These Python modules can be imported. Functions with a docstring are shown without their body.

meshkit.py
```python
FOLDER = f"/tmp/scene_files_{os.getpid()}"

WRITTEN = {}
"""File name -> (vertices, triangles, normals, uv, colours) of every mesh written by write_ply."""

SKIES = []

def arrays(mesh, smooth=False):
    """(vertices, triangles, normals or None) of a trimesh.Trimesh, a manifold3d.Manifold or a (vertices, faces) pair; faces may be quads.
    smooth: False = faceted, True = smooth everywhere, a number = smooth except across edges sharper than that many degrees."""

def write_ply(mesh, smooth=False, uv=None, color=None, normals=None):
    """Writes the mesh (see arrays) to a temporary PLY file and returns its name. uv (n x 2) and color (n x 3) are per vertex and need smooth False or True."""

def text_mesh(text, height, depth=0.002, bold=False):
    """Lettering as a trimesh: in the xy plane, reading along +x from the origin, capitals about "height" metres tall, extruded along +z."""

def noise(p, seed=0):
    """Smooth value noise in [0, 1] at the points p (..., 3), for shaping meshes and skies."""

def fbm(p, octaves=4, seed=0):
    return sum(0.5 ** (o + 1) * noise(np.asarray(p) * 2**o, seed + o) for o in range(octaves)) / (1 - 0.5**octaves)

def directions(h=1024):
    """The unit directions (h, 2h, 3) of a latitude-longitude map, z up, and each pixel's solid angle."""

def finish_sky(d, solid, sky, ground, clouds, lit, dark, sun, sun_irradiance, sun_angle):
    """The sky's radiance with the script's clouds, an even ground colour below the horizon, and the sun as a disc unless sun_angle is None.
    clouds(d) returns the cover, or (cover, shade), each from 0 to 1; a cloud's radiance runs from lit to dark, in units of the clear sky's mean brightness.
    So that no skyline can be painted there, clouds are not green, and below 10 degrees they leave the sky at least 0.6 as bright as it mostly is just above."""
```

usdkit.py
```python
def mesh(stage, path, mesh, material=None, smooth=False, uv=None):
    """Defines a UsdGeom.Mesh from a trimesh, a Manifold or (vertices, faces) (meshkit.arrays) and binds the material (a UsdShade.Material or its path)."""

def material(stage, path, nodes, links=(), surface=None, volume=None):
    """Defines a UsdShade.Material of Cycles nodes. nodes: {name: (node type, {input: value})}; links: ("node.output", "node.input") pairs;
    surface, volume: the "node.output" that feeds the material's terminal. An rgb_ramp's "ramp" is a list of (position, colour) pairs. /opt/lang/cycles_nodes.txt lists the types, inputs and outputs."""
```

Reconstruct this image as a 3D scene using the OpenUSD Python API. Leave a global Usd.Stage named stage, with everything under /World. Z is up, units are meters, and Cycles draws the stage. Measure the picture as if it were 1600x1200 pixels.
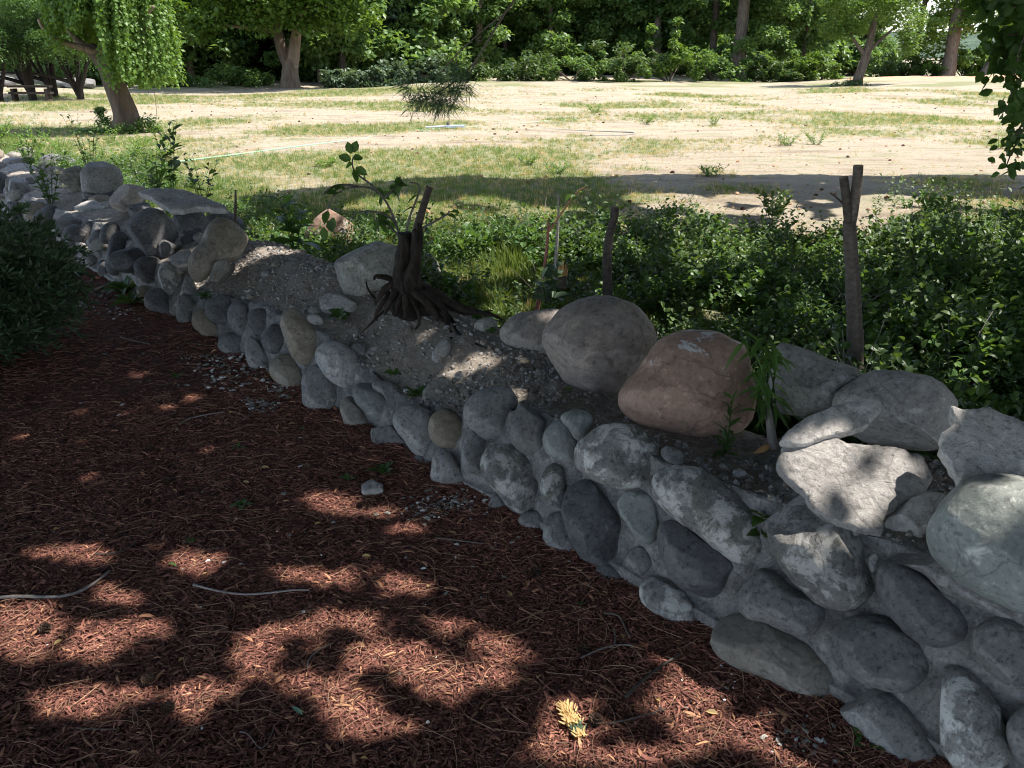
import math, numpy as np, trimesh, usdkit
from meshkit import fbm, noise
from pxr import Usd, UsdGeom, UsdLux, UsdShade, Gf, Sdf, Vt

stage = Usd.Stage.CreateInMemory()
UsdGeom.SetStageUpAxis(stage, UsdGeom.Tokens.z)
UsdGeom.SetStageMetersPerUnit(stage, 1.0)
World = UsdGeom.Xform.Define(stage, '/World')
stage.SetDefaultPrim(World.GetPrim())
UsdGeom.Scope.Define(stage, '/World/Looks')

# ------------------------------------------------------------- camera, sky, sun, exposure
FPX, CAMH = 1340.0, 1.55                       # focal length in photo pixels (1600 wide), eye height
PITCH = math.atan((600 - 85) / FPX)
cam = UsdGeom.Camera.Define(stage, '/World/Camera')
cam.AddTranslateOp().Set(Gf.Vec3d(0, 0, CAMH))
cam.AddRotateXOp().Set(90 - math.degrees(PITCH))
cam.CreateHorizontalApertureAttr(36.0); cam.CreateVerticalApertureAttr(27.0)
cam.CreateFocalLengthAttr(36.0 * FPX / 1600)
cam.CreateClippingRangeAttr(Gf.Vec2f(0.05, 5000))
cam.CreateExposureAttr(1.25)

SUN = np.array([0.76, 0.10, 1.35]); SUN /= np.linalg.norm(SUN)
SUN_EL, SUN_ROT = math.asin(SUN[2]), math.atan2(SUN[0], SUN[1])
dome = UsdLux.DomeLight.Define(stage, '/World/sky')
dome.GetPrim().SetCustomDataByKey('kind', 'structure')
skym = usdkit.material(stage, '/World/Looks/sky_look', {
    'tc': ('texture_coordinate', {}),
    'mp': ('mapping', {'scale': (1.6, 1.6, 4.5)}),
    'nz': ('noise_texture', {'scale': 1.7, 'detail': 6.0, 'roughness': 0.55}),
    'rp': ('rgb_ramp', {'ramp': [(0.0, (0, 0, 0)), (0.50, (0, 0, 0)), (0.68, (1, 1, 1)), (1.0, (1, 1, 1))]}),
    'bw': ('rgb_to_bw', {}),
    'sc': ('math', {'math_type': 'multiply', 'value2': 0.75}),
    'sky': ('sky_texture', {'sky_type': 'single_scattering', 'sun_disc': False, 'sun_elevation': SUN_EL, 'sun_rotation': SUN_ROT}),
    'mix': ('mix', {'color2': (9.5, 9.8, 10.2)}),
    'bg': ('background_shader', {'strength': 0.12}),
}, [('tc.generated', 'mp.vector'), ('mp.vector', 'nz.vector'), ('nz.fac', 'rp.fac'), ('rp.color', 'bw.color'), ('bw.val', 'sc.value1'),
    ('sc.value', 'mix.fac'), ('sky.color', 'mix.color1'), ('mix.color', 'bg.color')], surface='bg.background')
UsdShade.MaterialBindingAPI.Apply(dome.GetPrim()).Bind(skym)
sun = UsdLux.DistantLight.Define(stage, '/World/sun')
sun.CreateNormalizeAttr(True); sun.CreateIntensityAttr(1.25); sun.CreateAngleAttr(0.53); sun.CreateColorAttr(Gf.Vec3f(1.0, 0.95, 0.87))
q = Gf.Rotation(Gf.Vec3d(0, 0, 1), Gf.Vec3d(*map(float, SUN))).GetQuat()
sun.AddOrientOp(UsdGeom.XformOp.PrecisionDouble).Set(Gf.Quatd(q))

# ------------------------------------------------------------- helpers: pixels of the photo to places in the yard
C0 = np.array([0, 0, CAMH]); CR = np.array([1.0, 0, 0])
CD = np.array([0, math.cos(PITCH), -math.sin(PITCH)]); CU = np.cross(CR, CD)
def ray(u, v):
    return CD + CR * ((np.asarray(u, float) - 800) / FPX)[..., None] + CU * ((600 - np.asarray(v, float)) / FPX)[..., None]
def at(u, v, y):                                # the point seen at (u, v) that lies y metres ahead
    r = ray(u, v); return C0 + r * (y / r[1])
def onz(u, v, z=0.0):
    r = ray(u, v); return C0 + r * ((z - CAMH) / r[2])
WD, WN, W0 = np.array([-.6536, .7568]), np.array([.7568, .6536]), 1.75      # wall direction, normal away from us, distance
def st(x, y): return x * WD[0] + y * WD[1], x * WN[0] + y * WN[1] - W0
def xy(s, t): return s * WD[0] + (t + W0) * WN[0], s * WD[1] + (t + W0) * WN[1]
HF = np.array([(-3, .55), (.5, .48), (1, .43), (1.6, .40), (2.1, .36), (2.55, .22), (3, .19), (3.4, .26), (3.7, .32), (4.2, .31), (4.6, .26), (5.2, .20), (5.8, .28), (6.2, .34), (7, .36), (8, .32), (10, .34), (16, .4)])
HC = np.array([(-3, .5), (.8, .46), (1.2, .40), (1.5, .35), (2, .325), (2.4, .34), (2.9, .39), (3.2, .42), (3.6, .40), (4.1, .46), (4.9, .46), (5.3, .42), (6, .34), (7, .40), (8, .36), (10, .40), (16, .42)])
def core(s, t):
    s, t = np.asarray(s, float), np.asarray(t, float)
    a, c = np.interp(s, *HF.T), np.interp(s, *HC.T)
    z = np.where(t < .1, a * np.clip(t / .1, 0, 1) ** .6, 0)
    k = np.clip((t - .1) / .38, 0, 1); z = np.where(t >= .1, a + (c - a) * (k * k * (3 - 2 * k)), z)
    k = np.clip((t - .55) / .6, 0, 1); z = np.where(t > .55, c + (-.03 - c) * (k * k * (3 - 2 * k)), z)
    p = np.stack([s * 3, t * 3, 0 * s], -1)
    amp = np.clip(t / .12, 0, 1) * np.clip((1.3 - t) / .3, 0, 1)
    z = z + amp * ((fbm(p, 4, 3) - .5) * .09 + (fbm(p * 4, 3, 8) - .5) * .03)
    return np.where(t <= 0, -.3, np.where(t > 1.15, -.3, z))
def mulch_z(x, y):
    p = np.stack([x, y, 0 * x], -1)
    s, t = st(x, y)
    return .012 + (fbm(p * 1.1, 3, 21) - .5) * .05 + (fbm(p * 9, 3, 22) - .5) * .018 + .012 * np.exp(-np.clip(-t, 0, 9) / .12)
def land_z(x, y):
    p = np.stack([x, y, 0 * x], -1)
    s, t = st(x, y)
    r = np.hypot(x, y)
    return (fbm(p * .5, 3, 31) - .5) * .06 * np.clip((t - .6) / 3, 0, 1) + (fbm(p * .12, 2, 33) - .5) * .5 * np.clip((r - 14) / 25, 0, 1) - .02 * np.clip(-t, 0, 1)
def surf(x, y):
    s, t = st(x, y)
    return np.maximum(core(s, t), np.where(t < .05, mulch_z(x, y), land_z(x, y)))
_d = np.concatenate([np.arange(1.2, 9, .006), np.arange(9, 40, .04), np.arange(40, 90, .2)])
def hit(u, v):
    r = ray(u, v); P = C0 + r * _d[:, None]
    k = np.argmax(P[:, 2] < surf(P[:, 0], P[:, 1]))
    return P[k]
FR = dict(A=(1100, 825, 3.2), B=(640, 620, 10 / 3), C=(900, 640, 4), D=(450, 450, 4), E=(200, 450, 5), F=(300, 300, 4), G=(160, 300, 6.154), H=(0, 280, 5.714),
          I=(0, 220, 6.667), J=(1260, 700, 4.706), K=(1100, 500, 3.2), L=(750, 400, 3.2), M=(850, 850, 3.2), P=(0, 0, 1))
def px(frame, pts):
    x, y, k = FR[frame]; p = np.array(pts, float).reshape(-1, 2); return p / k + [x, y]
def ell(cx, cy, rx, ry, rot=0):
    a = np.linspace(0, 2 * np.pi, 14, endpoint=False); c, s = math.cos(math.radians(rot)), math.sin(math.radians(rot))
    X, Y = rx * np.cos(a), ry * np.sin(a); return np.stack([cx + X * c - Y * s, cy + X * s + Y * c], 1).ravel().tolist()
def unit(v): v = np.asarray(v, float); return v / (np.linalg.norm(v, axis=-1, keepdims=True) + 1e-12)

# ------------------------------------------------------------- helpers: prims
used = {}
def numbered(parent, name):
    k = (parent, name); n = used.get(k, 0); used[k] = n + 1
    return f'{parent}/{name}' if n == 0 else f'{parent}/{name}_{n:03d}'
def tag(p, label=None, cat=None, group=None, kind=None):
    p = p.GetPrim() if hasattr(p, 'GetPrim') else p
    for k, v in (('label', label), ('category', cat), ('group', group), ('kind', kind)):
        if v: p.SetCustomDataByKey(k, v)
    return p
def obj(name, mesh, m, parent='/World', smooth=True, **kw):
    parent = parent if isinstance(parent, str) else str(parent.GetPath())
    g = usdkit.mesh(stage, numbered(parent, name), mesh, M[m] if isinstance(m, str) else m, smooth)
    return tag(g, **kw)
def thing(name, label, cat, loc=(0, 0, 0), group=None, rz=0, sc=1.0):
    x = UsdGeom.Xform.Define(stage, numbered('/World', name)); x.AddTranslateOp().Set(Gf.Vec3d(*map(float, loc)))
    if rz: x.AddRotateZOp().Set(float(rz))
    if np.ndim(sc) or sc != 1: x.AddScaleOp().Set(Gf.Vec3f(*map(float, np.broadcast_to(sc, 3))))
    return tag(x, label, cat, group)
def copy(src, label, loc, rz=0, sc=1.0, group=None):
    import re
    nm = re.sub(r'_\d{3}$', '', src.GetName())
    x = UsdGeom.Xform.Define(stage, numbered('/World', nm)); p = x.GetPrim()
    p.GetReferences().AddInternalReference(src.GetPath()); p.SetInstanceable(True)
    x.ClearXformOpOrder()
    for n_ in ('xformOp:translate', 'xformOp:rotateZ', 'xformOp:scale'):
        pass
    x.SetXformOpOrder([])
    t = x.GetPrim().GetAttribute('xformOp:translate')
    x.AddTranslateOp(opSuffix='here').Set(Gf.Vec3d(*map(float, loc)))
    x.AddRotateZOp(opSuffix='here').Set(float(rz)); x.AddScaleOp(opSuffix='here').Set(Gf.Vec3f(*map(float, np.broadcast_to(sc, 3))))
    return tag(p, label, src.GetCustomDataByKey('category'), group or src.GetCustomDataByKey('group'))
def instancer(name, protos, pos, quat, scale, idx, **kw):
    path = numbered('/World', name); pi = UsdGeom.PointInstancer.Define(stage, path); tag(pi, **kw)
    rel = pi.CreatePrototypesRel()
    for nm, mesh, m, smooth in protos:
        g = usdkit.mesh(stage, numbered(path, nm), mesh, M[m], smooth); rel.AddTarget(g.GetPath())
    pi.CreatePositionsAttr(Vt.Vec3fArray.FromNumpy(np.asarray(pos, np.float32)))
    pi.CreateScalesAttr(Vt.Vec3fArray.FromNumpy(np.asarray(scale, np.float32)))
    qq = np.asarray(quat, np.float16)            # x y z w
    pi.CreateOrientationsAttr(Vt.QuathArray.FromNumpy(qq))
    pi.CreateProtoIndicesAttr(Vt.IntArray.FromNumpy(np.asarray(idx, np.int32)))
    return pi
def quats(yaw, tilt, tdir):                      # turn about z, then lean by tilt towards tdir
    q1 = np.stack([0 * yaw, 0 * yaw, np.sin(yaw / 2), np.cos(yaw / 2)], 1)
    a = np.stack([-np.sin(tdir), np.cos(tdir), 0 * yaw], 1) * np.sin(tilt / 2)[:, None]
    q2 = np.concatenate([a, np.cos(tilt / 2)[:, None]], 1)
    x2, y2, z2, w2 = q2.T; x1, y1, z1, w1 = q1.T
    return np.stack([w2 * x1 + x2 * w1 + y2 * z1 - z2 * y1, w2 * y1 - x2 * z1 + y2 * w1 + z2 * x1, w2 * z1 + x2 * y1 - y2 * x1 + z2 * w1, w2 * w1 - x2 * x1 - y2 * y1 - z2 * z1], 1)

# ------------------------------------------------------------- helpers: meshes as (vertices, faces)
def join(ms):
    ms = [m for m in ms if len(m[0])]
    o, V, F = 0, [], []
    for v, f in ms: V.append(v); F.append(np.asarray(f) + o); o += len(v)
    return np.vstack(V), np.vstack(F)
def spline(p, n):
    p = np.asarray(p, float); t = np.linspace(0, 1, len(p)); T = np.linspace(0, 1, n)
    from scipy.interpolate import CubicSpline, PchipInterpolator
    return (PchipInterpolator if len(p) < 3 or p.ndim == 1 else CubicSpline)(t, p)(T)
def tube(pts, rad, n=None, sides=8, rough=0.0, seed=0, freq=20, cap=True):
    pts = np.asarray(pts, float); n = n or max(6, 4 * len(pts))
    rad = np.broadcast_to(np.asarray(rad, float), (len(pts),)) if np.ndim(rad) == 0 else np.asarray(rad, float)
    P = spline(pts, n) if len(pts) > 2 else pts[0] + (pts[1] - pts[0]) * np.linspace(0, 1, n)[:, None]
    r = np.interp(np.linspace(0, 1, n), np.linspace(0, 1, len(rad)), rad)
    t = unit(np.gradient(P, axis=0)); a = np.zeros_like(P)
    ref = np.array([1.0, 0, 0]) if abs(t[0, 2]) > .7 else np.array([0, 0, 1.0])
    for i in range(n):
        ref = unit(ref - t[i] * (ref @ t[i])); a[i] = ref
    b = np.cross(t, a); g = np.linspace(0, 2 * np.pi, sides, endpoint=False)
    dirs = np.cos(g)[None, :, None] * a[:, None] + np.sin(g)[None, :, None] * b[:, None]
    rr = r[:, None] * np.ones(sides)
    if rough:
        q_ = P[:, None] * np.array([freq, freq, freq * .35]) + dirs * 2.2
        rr = rr * (1 + rough * (fbm(q_, 3, seed) * 2 - 1))
    V = (P[:, None] + dirs * rr[..., None]).reshape(-1, 3)
    i, j = np.meshgrid(np.arange(n - 1), np.arange(sides), indexing='ij'); j2 = (j + 1) % sides
    qd = np.stack([i * sides + j, i * sides + j2, (i + 1) * sides + j2, (i + 1) * sides + j], -1).reshape(-1, 4)
    F = np.vstack([qd[:, [0, 1, 2]], qd[:, [0, 2, 3]]])
    if cap:
        k = len(V); V = np.vstack([V, P[:1], P[-1:]]); jj = np.arange(sides)
        F = np.vstack([F, np.stack([np.full(sides, k), (jj + 1) % sides, jj], 1), np.stack([np.full(sides, k + 1), (n - 1) * sides + jj, (n - 1) * sides + (jj + 1) % sides], 1)])
    return V, F
PROF = {'leaf': [.06, .85, .95, .02], 'broad': [.25, 1.0, .85, .03], 'lance': [.15, .9, .55, .02], 'grass': [.9, .85, .55, .03], 'needle': [1, 1, .9, .3]}
def blades(base, dirn, up, L, W, droop=.15, prof='leaf', fold=.18):
    n = len(base); L, W, droop = (np.broadcast_to(np.asarray(k, float), (n,)) for k in (L, W, droop))
    dirn = unit(dirn); side = unit(np.cross(dirn, up)); nr = np.cross(side, dirn); f = np.array([0, .34, .68, 1.0]); w = np.array(PROF[prof])
    mid = base[:, None] + dirn[:, None] * (L[:, None] * f)[..., None]
    mid[..., 2] -= (droop * L)[:, None] * f ** 2
    off = side[:, None] * (W[:, None] * w * .5)[..., None]; lift = nr[:, None] * (W[:, None] * w * fold)[..., None]
    V = np.stack([mid - off + lift, mid, mid + off + lift], 2).reshape(n, 12, 3)
    fq = []
    for k in range(3):
        a = 3 * k; fq += [(a, a + 1, a + 4), (a, a + 4, a + 3), (a + 1, a + 2, a + 5), (a + 1, a + 5, a + 4)]
    F = (np.arange(n) * 12)[:, None, None] + np.array(fq)
    return V.reshape(-1, 3), F.reshape(-1, 3)
def kites(base, dirn, up, L, W, fold=.15):
    n = len(base); L, W = (np.broadcast_to(np.asarray(k, float), (n,))[:, None] for k in (L, W))
    dirn = unit(dirn); side = unit(np.cross(dirn, up)); nr = np.cross(side, dirn)
    m = base + dirn * L * .45
    V = np.stack([base, m - side * W / 2 + nr * W * fold, base + dirn * L, m + side * W / 2 + nr * W * fold], 1)
    F = (np.arange(n) * 4)[:, None, None] + np.array([(0, 3, 2), (0, 2, 1)])
    return V.reshape(-1, 3), F.reshape(-1, 3)
def rdir(rng, n): return unit(rng.normal(size=(n, 3)))
def crown(rng, cen, rad, n, L, W, flat=.5, droop=.4):
    """leaves in clumps: cen (K,3), rad (K,), n per clump"""
    cen = np.asarray(cen, float); K = len(cen); rad = np.broadcast_to(rad, (K,))
    p = np.repeat(cen, n, 0) + rdir(rng, K * n) * (np.repeat(rad, n) * rng.random(K * n) ** .45)[:, None] * [1, 1, .72]
    d = unit(rdir(rng, K * n) * [1, 1, flat] - [0, 0, droop]); u = unit(rdir(rng, K * n) * .7 + [0, 0, 1])
    return kites(p, d, u, L * rng.uniform(.6, 1.3, K * n), W * rng.uniform(.6, 1.3, K * n))
def stone(poly, P0, N=None, d=None, e=1.0, amp=.06, freq=1.6, cuts=0, seed=0, nt=52, nr=20, sm=1.2, grit=.02, edge=0.0, mid=.03):
    """a solid stone whose outline, about P0 across N, is poly (photo pixels); e below 1 flattens it towards a slab"""
    poly = np.asarray(poly, float); rng = np.random.default_rng(seed)
    c2 = poly.mean(0); rc = unit(ray(*c2)); N = unit(-rc if N is None else N)
    r = ray(poly[:, 0], poly[:, 1]); P = C0 + r * (((P0 - C0) @ N) / (r @ N))[:, None]
    e1 = unit(np.cross(N, [0, 0, 1.0])) if abs(N[2]) < .95 else np.array([1.0, 0, 0]); e2 = np.cross(N, e1)
    pc = P.mean(0); q = np.stack([(P - pc) @ e1, (P - pc) @ e2], 1)
    qs = np.vstack([q, q[:1]]); L = np.concatenate([[0], np.cumsum(np.linalg.norm(np.diff(qs, axis=0), axis=1))]); T = np.linspace(0, L[-1], 400, endpoint=False)
    from scipy.interpolate import CubicSpline
    from scipy.ndimage import gaussian_filter1d
    qq = CubicSpline(L, qs, bc_type='periodic')(T) if sm > .8 else np.stack([np.interp(T, L, qs[:, k]) for k in (0, 1)], 1)
    ang = np.arctan2(qq[:, 1], qq[:, 0]); rr = np.hypot(*qq.T); o = np.argsort(ang)
    th = np.linspace(-np.pi, np.pi, nt, endpoint=False)
    rad = np.interp(th, ang[o], rr[o], period=2 * np.pi); rad = gaussian_filter1d(rad, sm, mode='wrap')
    en = edge * (fbm(np.stack([np.cos(th) * 5, np.sin(th) * 5, 0 * th + seed], -1), 4, seed) * 2 - 1)
    R = np.sqrt(np.mean(rad ** 2)); d = .78 * R if d is None else d
    n1 = nr * 2 // 5; k1 = np.arcsin(np.linspace(0, .93, n1, endpoint=False) ** (1 / e)); n2 = nr - n1 - n1 // 2; k2 = np.linspace(np.arcsin(.93 ** (1 / e)), np.pi - np.arcsin(.9 ** (1 / e)), n2); ph = np.concatenate([k1, k2, np.pi - np.arcsin(np.linspace(0, .9, n1 // 2, endpoint=False) ** (1 / e))[::-1]]); nr = len(ph); sp, cp = np.sin(ph) ** e, np.sign(np.cos(ph)) * np.abs(np.cos(ph)) ** e
    rd = rad[None] * (1 + en[None] * sp[:, None] ** 6); X = rd * sp[:, None] * np.cos(th); Y = rd * sp[:, None] * np.sin(th); Z = d * cp[:, None] * np.ones(nt)
    V = np.stack([X, Y, Z], -1); nrm = unit(V / np.array([R, R, d]) ** 2)
    so = rng.random(3) * 50
    V = V + nrm * ((fbm(V / R * freq + so, 3, seed) - .5) * 2 * amp * R + (fbm(V / R * freq * 3.3 + so, 3, seed + 3) - .5) * 2 * mid * R + (fbm(V * 60 + so, 2, seed + 5) - .5) * 2 * grit * min(R, .12))[..., None] * np.minimum(1, 3 * np.sin(ph) + .3)[:, None, None]
    for k in range(cuts):
        cn = unit(rng.normal(size=3) * [1, 1, .9]); s_ = V.reshape(-1, 3) @ cn; lim = s_.max() * rng.uniform(.58, .84)
        V = V - cn * (np.clip((V @ cn) - lim, 0, None) * .93)[..., None]
    V[0] = V[0].mean(0); V[-1] = V[-1].mean(0)
    Wd = pc + V[..., :1] * e1 + V[..., 1:2] * e2 + V[..., 2:] * N
    i, j = np.meshgrid(np.arange(nr - 1), np.arange(nt), indexing='ij'); j2 = (j + 1) % nt
    qd = np.stack([i * nt + j, (i + 1) * nt + j, (i + 1) * nt + j2, i * nt + j2], -1)
    F = np.vstack([qd[:-1][..., [0, 1, 2]].reshape(-1, 3), qd[1:][..., [0, 2, 3]].reshape(-1, 3)])
    return Wd.reshape(-1, 3), F, R, d

# ------------------------------------------------------------- materials
M = {}
def mat(name, nodes, links, surface): M[name] = usdkit.material(stage, '/World/Looks/' + name, nodes, links, surface=surface)
def height_patch(name, z0, gain):
    p_ = f'/World/Looks/{name}/'; g = lambda n_: UsdShade.Shader.Get(stage, p_ + n_)
    def node(n_, kind, vals):
        x = UsdShade.Shader.Define(stage, p_ + n_); x.CreateIdAttr('cycles_' + kind)
        for k_, v_ in vals.items(): x.CreateInput(k_, Sdf.ValueTypeNames.Token if isinstance(v_, str) else Sdf.ValueTypeNames.Float).Set(v_)
        return x
    link = lambda a, so, b, si: b.CreateInput(si, Sdf.ValueTypeNames.Token if not b.GetInput(si) else b.GetInput(si).GetTypeName()).ConnectToSource(a.CreateOutput(so, Sdf.ValueTypeNames.Token))
    sx = node('sep', 'separate_xyz', {}); ma = node('zma', 'math', {'math_type': 'multiply_add', 'value2': gain, 'value3': -gain * z0}); cl = node('zcl', 'math', {'math_type': 'minimum', 'value2': .10}); ad = node('zad', 'math', {'math_type': 'add'})
    link(g('g'), 'position', sx, 'vector'); link(sx, 'z', ma, 'value1'); link(ma, 'value', cl, 'value1'); link(cl, 'value', ad, 'value1'); link(g('n3'), 'fac', ad, 'value2')
    link(ad, 'value', g('r3'), 'fac')
def stone_mat(name, c1, c2, crust=(.42, .41, .39), thr=.62, speck=.5, rough=.85, bump=.6, moss=None, sc=1.0, soft=.05, pits=.5):
    c1, c2, crust = (tuple(np.array(c) * [.96, .94, .945]) for c in (c1, c2, crust))
    nd = {'g': ('geometry', {}), 'oi': ('object_info', {}), 'om': ('math', {'math_type': 'multiply', 'value2': 17.0}),
          'ad': ('vector_math', {'math_type': 'add'}),
          'n1': ('noise_texture', {'scale': 7.0 * sc, 'detail': 5.0, 'roughness': .6}), 'r1': ('rgb_ramp', {'ramp': [(.3, c1), (.7, c2)]}),
          'n2': ('noise_texture', {'scale': 60.0 * sc, 'detail': 6.0, 'roughness': .75}), 'r2': ('rgb_ramp', {'ramp': [(.36, (.92 - speck,) * 3), (.47, (1, 1, 1)), (.56, (1, 1, 1)), (.66, (1.5, 1.5, 1.48))]}),
          'pm': ('math', {'math_type': 'greater_than', 'value2': .52}), 'px': ('math', {'math_type': 'multiply', 'use_clamp': True}), 'pi': ('math', {'math_type': 'subtract', 'value1': 1.0}), 'ps': ('math', {'math_type': 'multiply', 'value2': pits}), 'm5': ('mix', {'color2': tuple(np.array(c1) * .35)}),
          'm2': ('mix', {'mix_type': 'multiply', 'fac': 1.0}),
          'n3': ('noise_texture', {'scale': 11.0 * sc, 'detail': 9.0, 'roughness': .72, 'distortion': .4}), 'r3': ('rgb_ramp', {'ramp': [(thr - soft, (0, 0, 0)), (thr + soft, (1, 1, 1))]}),
          'm3': ('mix', {'color2': crust}),
          'n4': ('noise_texture', {'scale': 8.0 * sc, 'detail': 6.0, 'roughness': .65, 'w': 3.0}), 'r4': ('rgb_ramp', {'ramp': [(.52, (0, 0, 0)), (.72, (.75, .75, .75))]}),
          'm4': ('mix', {'color2': moss or c1}),
          'vv': ('map_range', {'from_min': 0.0, 'from_max': 1.0, 'to_min': .78, 'to_max': 1.22}), 'hs': ('hsv', {}),
          'n6': ('noise_texture', {'scale': 3.6 * sc, 'detail': 4.0, 'roughness': .6, 'distortion': .6}), 'c1': ('math', {'math_type': 'subtract', 'value2': .5}), 'c2': ('math', {'math_type': 'absolute'}), 'rc': ('rgb_ramp', {'ramp': [(0.0, (.35, .33, .32)), (.009, (.8, .8, .8)), (.016, (1, 1, 1))]}), 'm6': ('mix', {'mix_type': 'multiply', 'fac': .5}), 'hu': ('map_range', {'from_min': 0.0, 'from_max': 1.0, 'to_min': .75, 'to_max': 1.25}), 'fr': ('math', {'math_type': 'fraction'}),
          'v': ('voronoi_texture', {'scale': 62.0 * sc}), 'rv': ('rgb_ramp', {'ramp': [(0.0, (0, 0, 0)), (.22, (1, 1, 1))]}),
          'b1': ('bump', {'strength': bump, 'distance': .006}), 'b2': ('bump', {'strength': bump * .8, 'distance': .012}), 'b3': ('bump', {'strength': bump * .35, 'distance': .004}),
          'p': ('principled_bsdf', {'roughness': rough, 'specular_ior_level': .3})}
    lk = [('oi.random', 'om.value1'), ('g.position', 'ad.vector1'), ('om.value', 'ad.vector2'), ('ad.vector', 'n1.vector'), ('ad.vector', 'n2.vector'), ('ad.vector', 'n3.vector'), ('ad.vector', 'v.vector'), ('g.position', 'n4.vector'),
          ('n1.fac', 'r1.fac'), ('n2.fac', 'r2.fac'), ('r1.color', 'm4.color1'), ('n4.fac', 'r4.fac'), ('r4.color', 'm4.fac'), ('m4.color', 'm2.color1'), ('r2.color', 'm2.color2'),
          ('v.distance', 'rv.fac'), ('rv.color', 'pi.value2'), ('n4.fac', 'pm.value1'), ('pi.value', 'px.value1'), ('pm.value', 'px.value2'), ('px.value', 'ps.value1'), ('ps.value', 'm5.fac'), ('m3.color', 'm5.color1'),
          ('n3.fac', 'r3.fac'), ('m2.color', 'm3.color1'), ('r3.color', 'm3.fac'), ('oi.random', 'vv.value'), ('vv.result', 'hs.value'), ('ad.vector', 'n6.vector'), ('n6.fac', 'c1.value1'), ('c1.value', 'c2.value1'), ('c2.value', 'rc.fac'), ('m5.color', 'm6.color1'), ('rc.color', 'm6.color2'), ('om.value', 'fr.value1'), ('fr.value', 'hu.value'), ('hu.result', 'hs.saturation'), ('m6.color', 'hs.color'), ('hs.color', 'p.base_color'),
          ('n2.fac', 'b1.height'), ('n3.fac', 'b2.height'), ('rv.color', 'b3.height'), ('b1.normal', 'b2.normal'), ('b2.normal', 'b3.normal'), ('b3.normal', 'p.normal')]
    if not moss: lk = [l for l in lk if l[1] not in ('m4.fac',)]; nd['m4'][1]['fac'] = 0.0
    mat(name, nd, lk, 'p.BSDF')
stone_mat('fieldstone', (.15, .148, .145), (.26, .255, .245), thr=.66)
stone_mat('crusted_stone', (.16, .155, .15), (.27, .265, .25), crust=(.50, .49, .46), thr=.53, bump=1.0, moss=(.12, .13, .085), soft=.035, pits=.8)
stone_mat('dark_stone', (.09, .09, .095), (.17, .168, .168), thr=.70, bump=.5)
stone_mat('brown_stone', (.17, .15, .12), (.26, .235, .195), thr=.74, bump=.35, speck=.3)
stone_mat('green_stone', (.16, .175, .162), (.245, .262, .245), crust=(.44, .45, .42), thr=.63, bump=.35, speck=.3)
stone_mat('pale_stone', (.29, .285, .275), (.42, .41, .395), crust=(.52, .5, .48), thr=.62, bump=.7)
stone_mat('tan_granite', (.19, .13, .10), (.29, .21, .165), crust=(.46, .44, .42), thr=.6, bump=.5, speck=.4)
stone_mat('pink_granite', (.215, .118, .076), (.32, .19, .125), crust=(.48, .47, .47), thr=.665, bump=.4, speck=.3, soft=.015, sc=.6)
height_patch('pink_granite', .57, .75)
stone_mat('grey_granite', (.235, .20, .18), (.36, .315, .275), crust=(.42, .36, .30), thr=.6, bump=.45, speck=.4, sc=.7)
stone_mat('concrete', (.36, .34, .32), (.50, .48, .455), crust=(.55, .53, .5), thr=.6, bump=1.3, speck=.35)
stone_mat('mortar', (.16, .155, .152), (.27, .26, .25), crust=(.34, .33, .315), thr=.58, bump=1.2, speck=.45, sc=1.5)
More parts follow.
